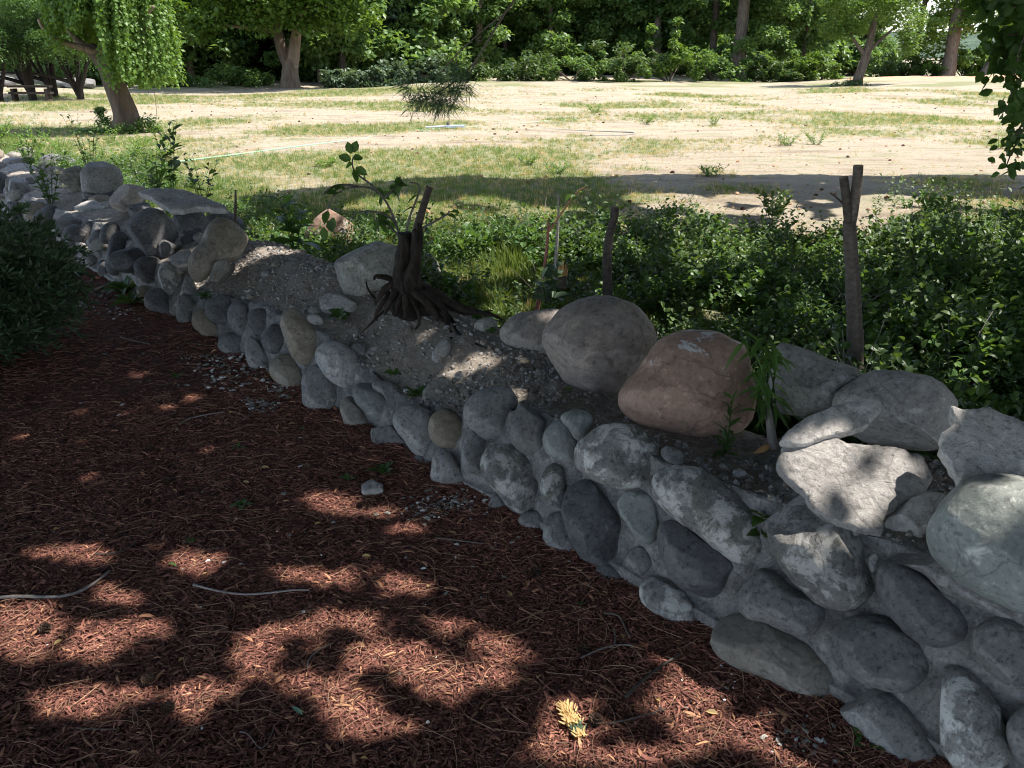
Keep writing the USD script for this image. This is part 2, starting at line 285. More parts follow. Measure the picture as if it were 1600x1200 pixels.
stone_mat('lichen_rock', (.20, .19, .165), (.31, .30, .265), crust=(.42, .41, .38), thr=.58, bump=1.2, moss=(.17, .17, .10))
stone_mat('grit', (.25, .21, .17), (.39, .34, .285), crust=(.44, .41, .37), thr=.56, bump=1.3, speck=.55, sc=3.0)
stone_mat('white_chip', (.5, .5, .48), (.7, .7, .68), thr=.8, bump=.2)
def simple(name, c1, c2, scale=10, rough=.9, bump=.5, dist=.01, stretch=(1, 1, 1), spec=.2, island=False, coord='position', det=6.0, extra=None):
    nd = {'g': ('geometry', {}), 'mp': ('mapping', {'scale': stretch}), 'n': ('noise_texture', {'scale': scale, 'detail': det, 'roughness': .65}), 'r': ('rgb_ramp', {'ramp': extra or [(.3, c1), (.7, c2)]}),
          'b': ('bump', {'strength': bump, 'distance': dist}), 'p': ('principled_bsdf', {'roughness': rough, 'specular_ior_level': spec}),
          'oi': ('object_info', {}), 'vv': ('map_range', {'to_min': .6, 'to_max': 1.45}), 'hs': ('hsv', {})}
    lk = [('g.position', 'mp.vector'), ('mp.vector', 'n.vector'), ('n.fac', 'r.fac'), ('n.fac', 'b.height'), ('b.normal', 'p.normal'), ('r.color', 'hs.color'), ('hs.color', 'p.base_color'),
          ('vv.result', 'hs.value'), (('g.random_per_island' if island else 'oi.random'), 'vv.value')]
    mat(name, nd, lk, 'p.BSDF')
simple('bark', (.045, .035, .028), (.14, .11, .085), 14, bump=1.0, dist=.02, stretch=(1, 1, .22))
simple('pale_bark', (.10, .075, .055), (.22, .165, .125), 9, bump=1.0, dist=.04, stretch=(1, 1, .2))
simple('dark_root', (.010, .008, .006), (.045, .034, .027), 35, bump=1.0, dist=.012, stretch=(1, 1, .5))
simple('stake_bark', (.05, .04, .035), (.12, .095, .08), 30, bump=.8, dist=.006, stretch=(1, 1, 2.0))
simple('grey_stem', (.15, .13, .12), (.28, .25, .23), 60, bump=.5, dist=.003)
simple('twig_bark', (.10, .085, .075), (.24, .21, .19), 70, bump=.5, dist=.002)
simple('fresh_wood', (.38, .19, .07), (.55, .32, .14), 40, bump=.4, dist=.003)
simple('cut_wood', (.22, .15, .10), (.32, .24, .17), 60, bump=.3, dist=.002)
simple('mulch_soil', (.030, .011, .009), (.10, .038, .028), 45, bump=1.0, dist=.02, extra=[(.3, (.040, .017, .013)), (.5, (.095, .040, .031)), (.72, (.17, .078, .058))])
simple('chip_red', (.115, .047, .036), (.24, .105, .078), 120, bump=.5, dist=.002, stretch=(1, 1, 1))
simple('chip_tan', (.25, .12, .065), (.38, .20, .12), 120, bump=.5, dist=.002)
simple('needle_tan', (.22, .13, .08), (.36, .23, .15), 100, bump=.2, dist=.001)
simple('dirt', (.30, .17, .10), (.46, .29, .19), 2.0, bump=1.0, dist=.1)
simple('hose_green', (.16, .30, .19), (.22, .38, .25), 20, rough=.5, bump=.1)
simple('grey_rope', (.16, .15, .14), (.24, .22, .2), 40, bump=.3)
simple('grey_metal', (.38, .42, .48), (.48, .52, .58), 20, rough=.4, bump=.1, spec=.5)
simple('hill_green', (.03, .05, .035), (.075, .11, .07), .12, bump=1.0, dist=3.0)
simple('cone_scale', (.05, .03, .022), (.11, .07, .05), 90, bump=.4, dist=.003)
def leaf_mat(name, c1, c2, trans=.35, rough=.45, tk=1.6):
    ct = tuple(np.array([(c1[0] + c2[0]) / 2 * tk * 1.15, (c1[1] + c2[1]) / 2 * tk, (c1[2] + c2[2]) / 2 * tk * .5]))
    mat(name, {'g': ('geometry', {}), 'oi': ('object_info', {}), 'a': ('math', {'math_type': 'add'}), 'fr': ('math', {'math_type': 'fraction'}),
               'r': ('rgb_ramp', {'ramp': [(0.0, c1), (1.0, c2)]}), 'p': ('principled_bsdf', {'roughness': rough, 'specular_ior_level': .35}),
               't': ('translucent_bsdf', {'color': ct}), 'm': ('mix_closure', {'fac': trans})},
        [('g.random_per_island', 'a.value1'), ('oi.random', 'a.value2'), ('a.value', 'fr.value1'), ('fr.value', 'r.fac'), ('r.color', 'p.base_color'), ('p.BSDF', 'm.closure1'), ('t.BSDF', 'm.closure2')], 'm.closure')
leaf_mat('leaf_weed', (.04, .095, .022), (.095, .175, .045), trans=.4)
leaf_mat('leaf_shrub', (.034, .072, .02), (.078, .13, .035), trans=.36)
leaf_mat('leaf_bright', (.06, .13, .02), (.13, .22, .045), trans=.42)
leaf_mat('leaf_maple', (.05, .105, .018), (.11, .19, .035), trans=.42)
leaf_mat('leaf_wood', (.055, .115, .035), (.125, .21, .065), trans=.45)
leaf_mat('leaf_blue', (.055, .095, .06), (.09, .14, .085))
leaf_mat('leaf_cedar', (.035, .08, .022), (.085, .16, .045), trans=.3)
leaf_mat('leaf_juniper', (.02, .045, .022), (.05, .085, .04), trans=.12)
leaf_mat('needle_pine', (.04, .10, .05), (.085, .16, .08), trans=.2)
leaf_mat('leaf_canopy', (.03, .06, .015), (.06, .10, .025), trans=.14, tk=1.1)
leaf_mat('grass_green', (.07, .13, .03), (.16, .22, .06), trans=.35, rough=.6)
leaf_mat('grass_dry', (.33, .27, .15), (.5, .42, .26), trans=.3, rough=.8)
leaf_mat('sprig_tan', (.42, .30, .13), (.58, .44, .22), trans=.3, rough=.8)
leaf_mat('flower_white', (.7, .7, .66), (.8, .8, .76), trans=.3)
# ------------------------------------------------------------- ground, mulch bed, far hills, berm
def grid(xs, ys, zf):
    X, Y = np.meshgrid(xs, ys); Z = zf(X, Y); V = np.stack([X, Y, Z], -1).reshape(-1, 3); nx = len(xs)
    i, j = np.meshgrid(np.arange(len(ys) - 1), np.arange(nx - 1), indexing='ij'); a = i * nx + j
    q_ = np.stack([a, a + 1, a + nx + 1, a + nx], -1).reshape(-1, 4)
    return V, np.vstack([q_[:, [0, 1, 2]], q_[:, [0, 2, 3]]])
xs = np.concatenate([-np.geomspace(1600, 34, 30), np.arange(-32, 32.1, .25), np.geomspace(34, 1600, 30)])
ys = np.concatenate([-np.geomspace(900, 12, 14), np.arange(-10, 4, .5), np.arange(4, 18, .12), np.arange(18, 34, .2), np.arange(34, 80, .5), np.geomspace(81, 1800, 30)])
gv, gf = grid(xs, ys, land_z)
GP = [(930, 172, 22, 8), (1050, 162, 40, 5), (1135, 160, 35, 6), (1010, 190, 25, 5), (1108, 196, 28, 4), (880, 187, 45, 8), (640, 268, 60, 7), (560, 258, 30, 5), (1130, 296, 50, 10), (1112, 270, 20, 8), (1300, 195, 60, 4), (440, 208, 60, 8),
      (350, 225, 70, 9), (1010, 236, 90, 10), (760, 300, 80, 10), (720, 325, 90, 14), (860, 270, 40, 8), (1000, 265, 60, 5), (1500, 285, 70, 12), (150, 165, 60, 5), (60, 178, 60, 6), (250, 215, 40, 6), (800, 140, 120, 4), (1190, 300, 30, 9), (330, 190, 90, 8),
      (480, 165, 120, 6), (300, 270, 60, 14), (120, 225, 110, 14), (200, 240, 90, 16), (1280, 130, 60, 4), (1050, 230, 45, 6), (900, 215, 30, 4), (1200, 215, 20, 4)]
GPW = []
for u, v, a, b in GP:
    c = onz(u, v); GPW.append((c[0], c[1], max(abs(onz(u + a, v)[0] - c[0]), .3), max(abs(onz(u, v - b)[1] - onz(u, v + b)[1]) / 2, .4)))
def greenness(x, y):
    p = np.stack([x, y, 0 * x], -1)
    w = (fbm(p * .9, 4, 61) - .5) * 1.5; lf = np.clip((3 - x) / 8, 0, 1) * np.clip((26 - y) / 6, 0, 1) * .09
    g = np.clip((fbm(p * [.28, .30, 1], 5, 60) - .47 + lf + .05 * np.clip((y - 16) / 14, 0, 1)) * 4.0, 0, .75)
    for cx, cy, ax, ay in GPW:
        g = np.maximum(g, np.clip((1.5 - np.hypot((x - cx) / ax, (y - cy) / ay) + w * 1.3) * .7, 0, 1) * .8)
    s, t = st(x, y)
    strip = np.clip(1.5 - (t - 1) / np.where(x < -2.4, 2.6, 3.6) + w * .7, 0, 1)
    return np.clip(np.maximum(g, strip) , 0, 1)
land = obj('ground', (gv, gf), None, kind='structure')
UsdGeom.PrimvarsAPI(UsdGeom.Mesh(land)).CreatePrimvar('grassy', Sdf.ValueTypeNames.FloatArray, 'vertex').Set(Vt.FloatArray.FromNumpy(greenness(gv[:, 0], gv[:, 1]).astype(np.float32)))
mat('ground_look', {'g': ('geometry', {}), 'at': ('attribute', {'attribute': 'grassy'}),
    'ms': ('mapping', {'scale': (.5, 1.3, 1)}), 'n1': ('noise_texture', {'scale': 1.1, 'detail': 8.0, 'roughness': .68}), 'r1': ('rgb_ramp', {'ramp': [(.30, (.18, .145, .11)), (.42, (.26, .215, .16)), (.52, (.335, .285, .22)), (.59, (.27, .245, .17)), (.70, (.165, .17, .095))]}),
    'n2': ('noise_texture', {'scale': 26.0, 'detail': 6.0, 'roughness': .8}), 'r2': ('rgb_ramp', {'ramp': [(.3, (.5, .5, .5)), (.5, (1, 1, 1)), (.7, (1.15, 1.15, 1.1))]}), 'mu': ('mix', {'mix_type': 'multiply', 'fac': 1.0}),
    'n3': ('noise_texture', {'scale': 9.0, 'detail': 7.0, 'roughness': .75}), 'ad': ('math', {'math_type': 'multiply_add', 'value2': 1.25, 'value3': -.62}), 'sm': ('math', {'math_type': 'add', 'use_clamp': True}),
    'rg': ('rgb_ramp', {'ramp': [(.35, (0, 0, 0)), (.75, (.8, .8, .8))]}), 'mg': ('mix', {'color2': (.15, .165, .075)}),
    'b': ('bump', {'strength': .9, 'distance': .03}), 'p': ('principled_bsdf', {'roughness': .95, 'specular_ior_level': .1})},
    [('g.position', 'ms.vector'), ('ms.vector', 'n1.vector'), ('n1.fac', 'r1.fac'), ('g.position', 'n2.vector'), ('n2.fac', 'r2.fac'), ('r1.color', 'mu.color1'), ('r2.color', 'mu.color2'),
     ('g.position', 'n3.vector'), ('n3.fac', 'ad.value1'), ('ad.value', 'sm.value1'), ('at.fac', 'sm.value2'), ('sm.value', 'rg.fac'), ('mu.color', 'mg.color1'), ('rg.color', 'mg.fac'), ('mg.color', 'p.base_color'), ('n2.fac', 'b.height'), ('b.normal', 'p.normal')], 'p.BSDF')
UsdShade.MaterialBindingAPI.Apply(land).Bind(M['ground_look'])

ss = np.arange(-4, 13, .05); tt = np.concatenate([-np.geomspace(7, 3.2, 8), np.arange(-3.1, .16, .04)])
S, T = np.meshgrid(ss, tt); X, Y = xy(S, T)
mv, mf = grid(ss, tt, lambda a, b: 0 * a)
mv = np.stack([X, Y, mulch_z(X, Y)], -1).reshape(-1, 3); mv[:, 2] += .004
obj('mulch_bed', (mv, mf[:, ::-1]), 'mulch_soil', kind='structure')

hx = np.linspace(-700, 900, 200); hv = []
def hills_z(x, y):
    p = np.stack([x * .012, y * .012, 0 * x], -1)
    k = np.clip((y - 330) / 50, 0, 1) * np.clip((560 - y) / 60, 0, 1)
    return -2 + k * (6.5 + 7 * fbm(p, 3, 71) + 3 * fbm(p * 9, 3, 72))
obj('hills', grid(np.arange(-700, 900, 5.), np.arange(320, 570, 6.), hills_z), 'hill_green', kind='structure')
bx = np.linspace(18.5, 42, 90); by = np.linspace(55.5, 61, 26)
obj('dirt_berm', grid(bx, by, lambda x, y: land_z(x, y) - .05 + .27 * np.clip(np.sin((y - 55.5) / 5.5 * np.pi), 0, 1) * np.clip((x - 20.5) / 4, 0, 1) * (.6 + .8 * fbm(np.stack([x * .6, y * .9, 0 * x], -1), 4, 5))), 'dirt', kind='structure')

# ------------------------------------------------------------- the stone wall: rubble core, mortared stones, gravel on top
wall = thing('stone_wall', 'long low wall of mortared round fieldstones, half collapsed and topped with gravel, along the red mulch', 'stone wall')
ss = np.concatenate([np.arange(-2.2, 5.5, .014), np.arange(5.5, 13.5, .03)]); tt = np.concatenate([np.arange(-.012, .105, .006), np.arange(.12, 1.17, .024)])
S, T = np.meshgrid(ss, tt)
Z = core(S, np.clip(T, .004, 1.14)); Z[0] = -.12; Z[-1] = -.2
Tn = T + np.where((T > 0) & (T < .11), (fbm(np.stack([S * 7, Z * 7, 0 * S], -1), 4, 9) - .5) * .07 + (fbm(np.stack([S * 26, Z * 26, 0 * S], -1), 3, 19) - .5) * .022, 0)
Tn = Tn + .02 * np.clip((T + .012) / .02, 0, 1) * np.clip((.13 - T) / .03, 0, 1)
X, Y = xy(S, Tn); cv = np.stack([X, Y, Z], -1).reshape(-1, 3)
nx = len(ss); rows = len(tt); kf = int(np.sum(tt < .125))
def patch(r0, r1):
    i, j = np.meshgrid(np.arange(r0, r1), np.arange(nx - 1), indexing='ij'); a = i * nx + j
    q_ = np.stack([a, a + nx, a + nx + 1, a + 1], -1).reshape(-1, 4); f = np.vstack([q_[:, [0, 1, 2]], q_[:, [0, 2, 3]]])
    k = np.unique(f); re_ = np.full(len(cv), -1); re_[k] = np.arange(len(k)); return cv[k], re_[f][:, ::-1]
obj('mortar', patch(0, kf), 'mortar', wall)
obj('gravel_mound', patch(kf, rows - 1), 'grit', wall)

def face(poly, push=.3, **kw):                   # a stone bedded in the wall's face
    c = poly.mean(0); r = ray(*c); k = (W0 + .1) / (r[:2] @ WN); P = C0 + r * k
    Hc = hit(*c); k = max(min(k, Hc[1] / r[1]), (W0 + .012) / (r[:2] @ WN)); P = C0 + r * k
    kd = kw.pop('kd', .8)
    R = np.sqrt(abs(np.sum(poly[:, 0] * np.roll(poly[:, 1], -1) - poly[:, 1] * np.roll(poly[:, 0], -1))) / 2 / np.pi) / FPX * k * np.linalg.norm(r) * .95
    d = kd * R
    return stone(poly, P + unit(r) * d * push, d=d, **kw)
FACE = '''
A brown_stone 75,620 110,470 180,450 300,480 430,540 520,560 590,640 655,720 650,860 560,880 480,850 280,740 100,650
A fieldstone 200,330 240,260 300,215 380,260 480,330 570,370 605,420 590,490 500,530 400,500 280,450 200,440
K crusted_stone 330,1010 350,920 420,850 520,900 600,980 720,1040 800,1130 830,1200 825,1310 790,1400 720,1445 600,1410 520,1340 440,1280 380,1200 345,1120
A dark_stone 880,230 930,170 1010,200 1120,270 1220,370 1320,460 1310,520 1200,575 1090,560 980,470 900,350
A fieldstone 650,580 720,480 830,450 950,490 1060,570 1115,640 1110,730 1020,790 880,790 740,730 670,660
A fieldstone 1345,600 1370,510 1450,465 1540,480 1640,540 1660,650 1620,750 1500,770 1410,710 1360,660
A crusted_stone 1145,870 1180,760 1250,700 1330,740 1420,830 1480,940 1500,1040 1560,1120 1500,1230 1300,1230 1220,1120 1160,980
A fieldstone 680,870 740,800 830,800 960,860 1060,960 1130,1050 1200,1150 1180,1260 980,1230 860,1150 760,1000 700,930
A fieldstone 1520,1010 1600,900 1720,900 1800,1020 1790,1160 1680,1200 1570,1150
C dark_stone 530,760 580,700 640,720 760,800 860,860 960,940 1040,1020 1050,1110 980,1180 860,1200 760,1150 640,1080 570,960 540,860
C crusted_stone 490,460 560,390 640,370 740,390 860,440 960,520 1080,620 1180,710 1200,800 1160,900 1080,950 980,930 880,850 760,760 640,680 540,590
C crusted_stone 5,290 60,170 140,120 240,100 340,110 430,170 500,260 530,370 470,450 380,475 250,465 120,420 30,360
C green_stone 275,590 320,530 400,510 470,560 505,660 510,780 470,825 410,820 360,760 310,680
B dark_stone 815,560 850,470 930,440 1000,520 1060,590 1100,680 1115,780 1090,850 1000,860 940,850 880,800 840,720 815,640
B fieldstone 1130,850 1160,800 1200,785 1250,815 1268,860 1240,905 1190,925 1145,900
B dark_stone 980,890 1040,870 1120,920 1180,980 1215,1050 1190,1075 1100,1050 1020,1000 985,950
M crusted_stone 495,220 540,170 620,190 720,250 790,320 850,430 855,510 780,490 680,440 580,370 510,310
B fieldstone 705,720 730,630 775,605 830,650 880,740 890,830 900,870 850,880 780,820 720,780
B crusted_stone 690,480 710,390 755,355 800,400 815,500 815,580 780,610 730,590 700,550
B crusted_stone 385,360 410,270 470,240 560,270 620,320 680,420 710,520 705,580 640,600 570,590 500,530 430,460 395,420
B fieldstone 365,600 380,530 420,480 470,500 540,590 620,640 620,690 560,710 470,660 390,620
B fieldstone 570,640 630,600 700,610 730,660 700,700 620,690
B fieldstone 125,430 130,330 160,270 230,330 290,400 340,430 350,480 290,515 220,500 150,470
B fieldstone 275,330 290,230 340,165 385,200 405,270 390,360 350,415 300,390
B brown_stone 105,160 130,100 190,70 250,100 290,170 295,220 240,260 170,255 120,220
D fieldstone 1115,760 1150,690 1230,640 1330,630 1420,640 1440,700 1390,780 1380,880 1340,930 1240,930 1160,870 1120,820
B fieldstone 510,140 540,70 610,20 690,50 720,130 705,230 700,280 630,300 560,260 520,200
B green_stone 790,110 850,75 920,80 950,110 930,170 880,220 830,160
B green_stone 705,220 740,150 800,130 860,190 880,260 850,330 780,335 720,290
D pale_stone 660,830 700,770 780,740 860,760 930,830 930,900 920,980 870,1060 800,1020 720,920
D fieldstone 530,880 580,830 650,850 720,940 790,1030 780,1090 700,1110 620,1060 550,980
D dark_stone 765,1130 830,1045 880,1110 910,1190 840,1170
D brown_stone 335,740 370,680 420,690 470,790 520,850 530,920 490,955 430,900 390,890 350,820
D fieldstone 480,595 560,590 650,595 695,650 690,720 660,740 600,670
D green_stone 415,650 450,600 510,600 580,660 640,700 670,770 640,820 560,825 480,760 430,710
D pale_stone 185,410 220,360 310,345 370,370 440,440 470,520 465,590 420,635 350,610 270,570 210,490
D fieldstone 100,590 140,500 200,480 270,540 320,620 345,720 320,780 250,815 170,800 115,740
E brown_stone 1115,620 1160,550 1250,530 1340,570 1400,660 1400,760 1360,840 1290,830 1200,760 1130,690
E brown_stone 1210,260 1250,170 1310,155 1360,230 1460,320 1520,400 1490,510 1440,600 1350,580 1270,480 1230,380
E fieldstone 925,480 960,390 1020,375 1070,450 1110,540 1130,640 1110,700 1020,690 960,620 935,550
E dark_stone 1045,390 1070,320 1130,288 1200,310 1240,400 1210,480 1140,505 1070,460
E dark_stone 705,420 760,360 840,360 920,400 945,470 940,580 860,570 770,520 720,470
E dark_stone 932,270 960,190 1030,168 1100,200 1118,270 1090,350 1020,370 960,330
E dark_stone 785,200 830,120 880,95 930,160 960,290 970,370 900,370 830,330 800,270
E brown_stone 500,240 540,175 610,180 680,260 740,320 710,460 630,430 560,340 510,290
E dark_stone 610,180 660,90 750,65 840,100 810,190 820,300 740,280 640,240
E fieldstone 385,160 410,70 440,50 500,100 555,150 500,200 495,290 430,280 385,230
E dark_stone 140,90 180,20 280,20 360,60 400,110 385,250 330,245 240,185 160,160
E brown_stone 70,20 110,-15 170,0 150,60 140,110 95,70
G crusted_stone 545,760 600,680 690,700 770,780 800,860 770,960 700,990 620,970 570,880
G dark_stone 305,710 370,640 500,640 550,660 530,780 500,860 420,870 360,820 320,760
G dark_stone 185,640 230,545 300,570 330,650 330,790 280,800 220,740
G dark_stone 50,620 80,470 140,400 210,390 240,500 200,600 190,700 150,800 70,780
G fieldstone 780,850 840,790 880,870 900,960 850,1000 790,970
H pale_stone 455,430 500,370 560,330 620,295 680,320 720,400 690,480 600,520 510,500
H fieldstone 690,500 730,420 790,380 850,400 860,470 800,540 770,590 720,550
H fieldstone 785,560 820,500 890,450 950,560 960,640 900,700 840,660
H dark_stone 905,480 940,410 1040,400 1060,480 1010,520 970,600 910,590
H pale_stone 580,600 610,510 660,530 690,610 670,665 600,670
H fieldstone 530,620 555,565 600,570 600,660 570,685 540,670
H pale_stone 690,590 740,570 800,630 880,710 890,790 830,790 750,720
H dark_stone 875,790 900,725 940,725 975,800 970,870 925,885 885,850
H fieldstone 405,510 440,455 490,470 500,540 450,570
H dark_stone 300,340 360,280 430,240 510,260 510,350 440,430 350,420
H fieldstone 195,270 250,200 330,200 395,260 330,320 270,340 215,320
H fieldstone 65,100 90,10 170,-20 240,20 240,130 200,230 140,210 90,170
H dark_stone -80,-10 -20,-60 60,-20 85,90 70,160 0,140 -60,80
H fieldstone 250,400 310,350 370,400 400,470 340,500 280,470
H dark_stone 90,260 150,210 220,240 240,320 190,360 120,330
'''
k = 0
for line in FACE.strip().splitlines():
    fr, m, pts = line.split(' ', 2)
    poly = px(fr, [float(v) for p_ in pts.split() for v in p_.split(',')])
    poly = poly.mean(0) + (poly - poly.mean(0)) * 1.10; big = fr in 'AKCMB'
    v_, f_, R, d = face(poly, seed=100 + k, e=.86, amp=.10, freq=1.5, cuts=[1, 0, 4, 0, 2, 4, 2][k % 7], sm=1.3, nt=56 if big else 36, nr=24 if big else 16, push=.04)
    obj('stone', (v_, f_), m, wall, smooth=38 if k % 7 in (0, 2, 5) else True); k += 1
# more of the same wall where the photograph's frame cuts it off
rng = np.random.default_rng(4)
for s_ in np.arange(-1.9, .15, .27):
    for z_ in (.1, .33):
        x_, y_ = xy(s_ + .13 * (z_ > .2), .07); th = np.linspace(0, 2 * np.pi, 12, endpoint=False)
        m_ = trimesh.creation.icosphere(3); vv = m_.vertices * np.array([.15, .11, .12]) * rng.uniform(.85, 1.1, 3)
        vv = vv * (1 + .25 * (fbm(m_.vertices * 1.4 + rng.random(3) * 30, 3, 7)[:, None] - .5))
        if st(x_, y_)[0] < .05: obj('stone', (vv + [x_, y_, z_], m_.faces), ['fieldstone', 'dark_stone', 'crusted_stone'][int(rng.integers(3))], wall)

for k in range(46):                              # tumbled stones lying on the wall's left half
    s_, t_ = rng.uniform(5.6, 12.5), rng.uniform(.1, .8)
    if k > 33: s_, t_ = rng.uniform(6.0, 11), rng.uniform(.0, .1)
    x_, y_ = xy(s_, t_); z_ = float(core(np.array([s_]), np.array([max(t_, .05)]))[0]); m_ = trimesh.creation.icosphere(3); v = m_.vertices * (1 + .5 * (fbm(m_.vertices * 1.4 + k * 3.7, 4, k)[:, None] - .5))
    for _ in range(int(rng.integers(4, 9))): cn = unit(rng.normal(size=3)); v = v - cn * (np.clip(v @ cn - rng.uniform(.5, .75), 0, None) * .93)[:, None]
    r_ = rng.uniform(.06, .15); obj('stone', (v * r_ * [1, rng.uniform(.7, 1), rng.uniform(.55, .85)] + [x_, y_, z_ + r_ * .25], m_.faces), ['fieldstone', 'dark_stone', 'dark_stone', 'brown_stone', 'lichen_rock', 'grey_granite'][k % 6], wall, smooth=30)
# pebbles: too many and too small to pick apart
def pebble(seed, flat=.6):
    m_ = trimesh.creation.icosphere(1); r_ = np.random.default_rng(seed); v = m_.vertices * (1 + .5 * (r_.random((len(m_.vertices), 1)) - .5)) * [1, r_.uniform(.6, .9), flat]
    return v, m_.faces
rng = np.random.default_rng(11); n = 15000
s_ = rng.uniform(.7, 5.6, n); t_ = .1 + rng.beta(1.3, 1.6, n) * .85
keep = rng.random(n) < np.clip(fbm(np.stack([s_ * 2.5, t_ * 2.5, 0 * s_], 1), 3, 4) * 2.2 - .45, .12, 1); s_, t_ = s_[keep], t_[keep]; n = len(s_)
x_, y_ = xy(s_, t_); sz = .0035 + .0085 * rng.random(n) ** 3 + (rng.random(n) < .012) * .012
instancer('gravel', [('pebble', pebble(1), 'pale_stone', False), ('pebble', pebble(2, .8), 'grit', False), ('pebble', pebble(3), 'fieldstone', False)],
          np.stack([x_, y_, core(s_, t_) + sz * .3], 1), quats(rng.random(n) * 6.28, rng.random(n) * .8, rng.random(n) * 6.28), np.repeat(sz[:, None], 3, 1), rng.choice(3, n, p=[.35, .45, .2]), kind='stuff', label='loose grey gravel spilling over the collapsed top of the wall', cat='gravel')

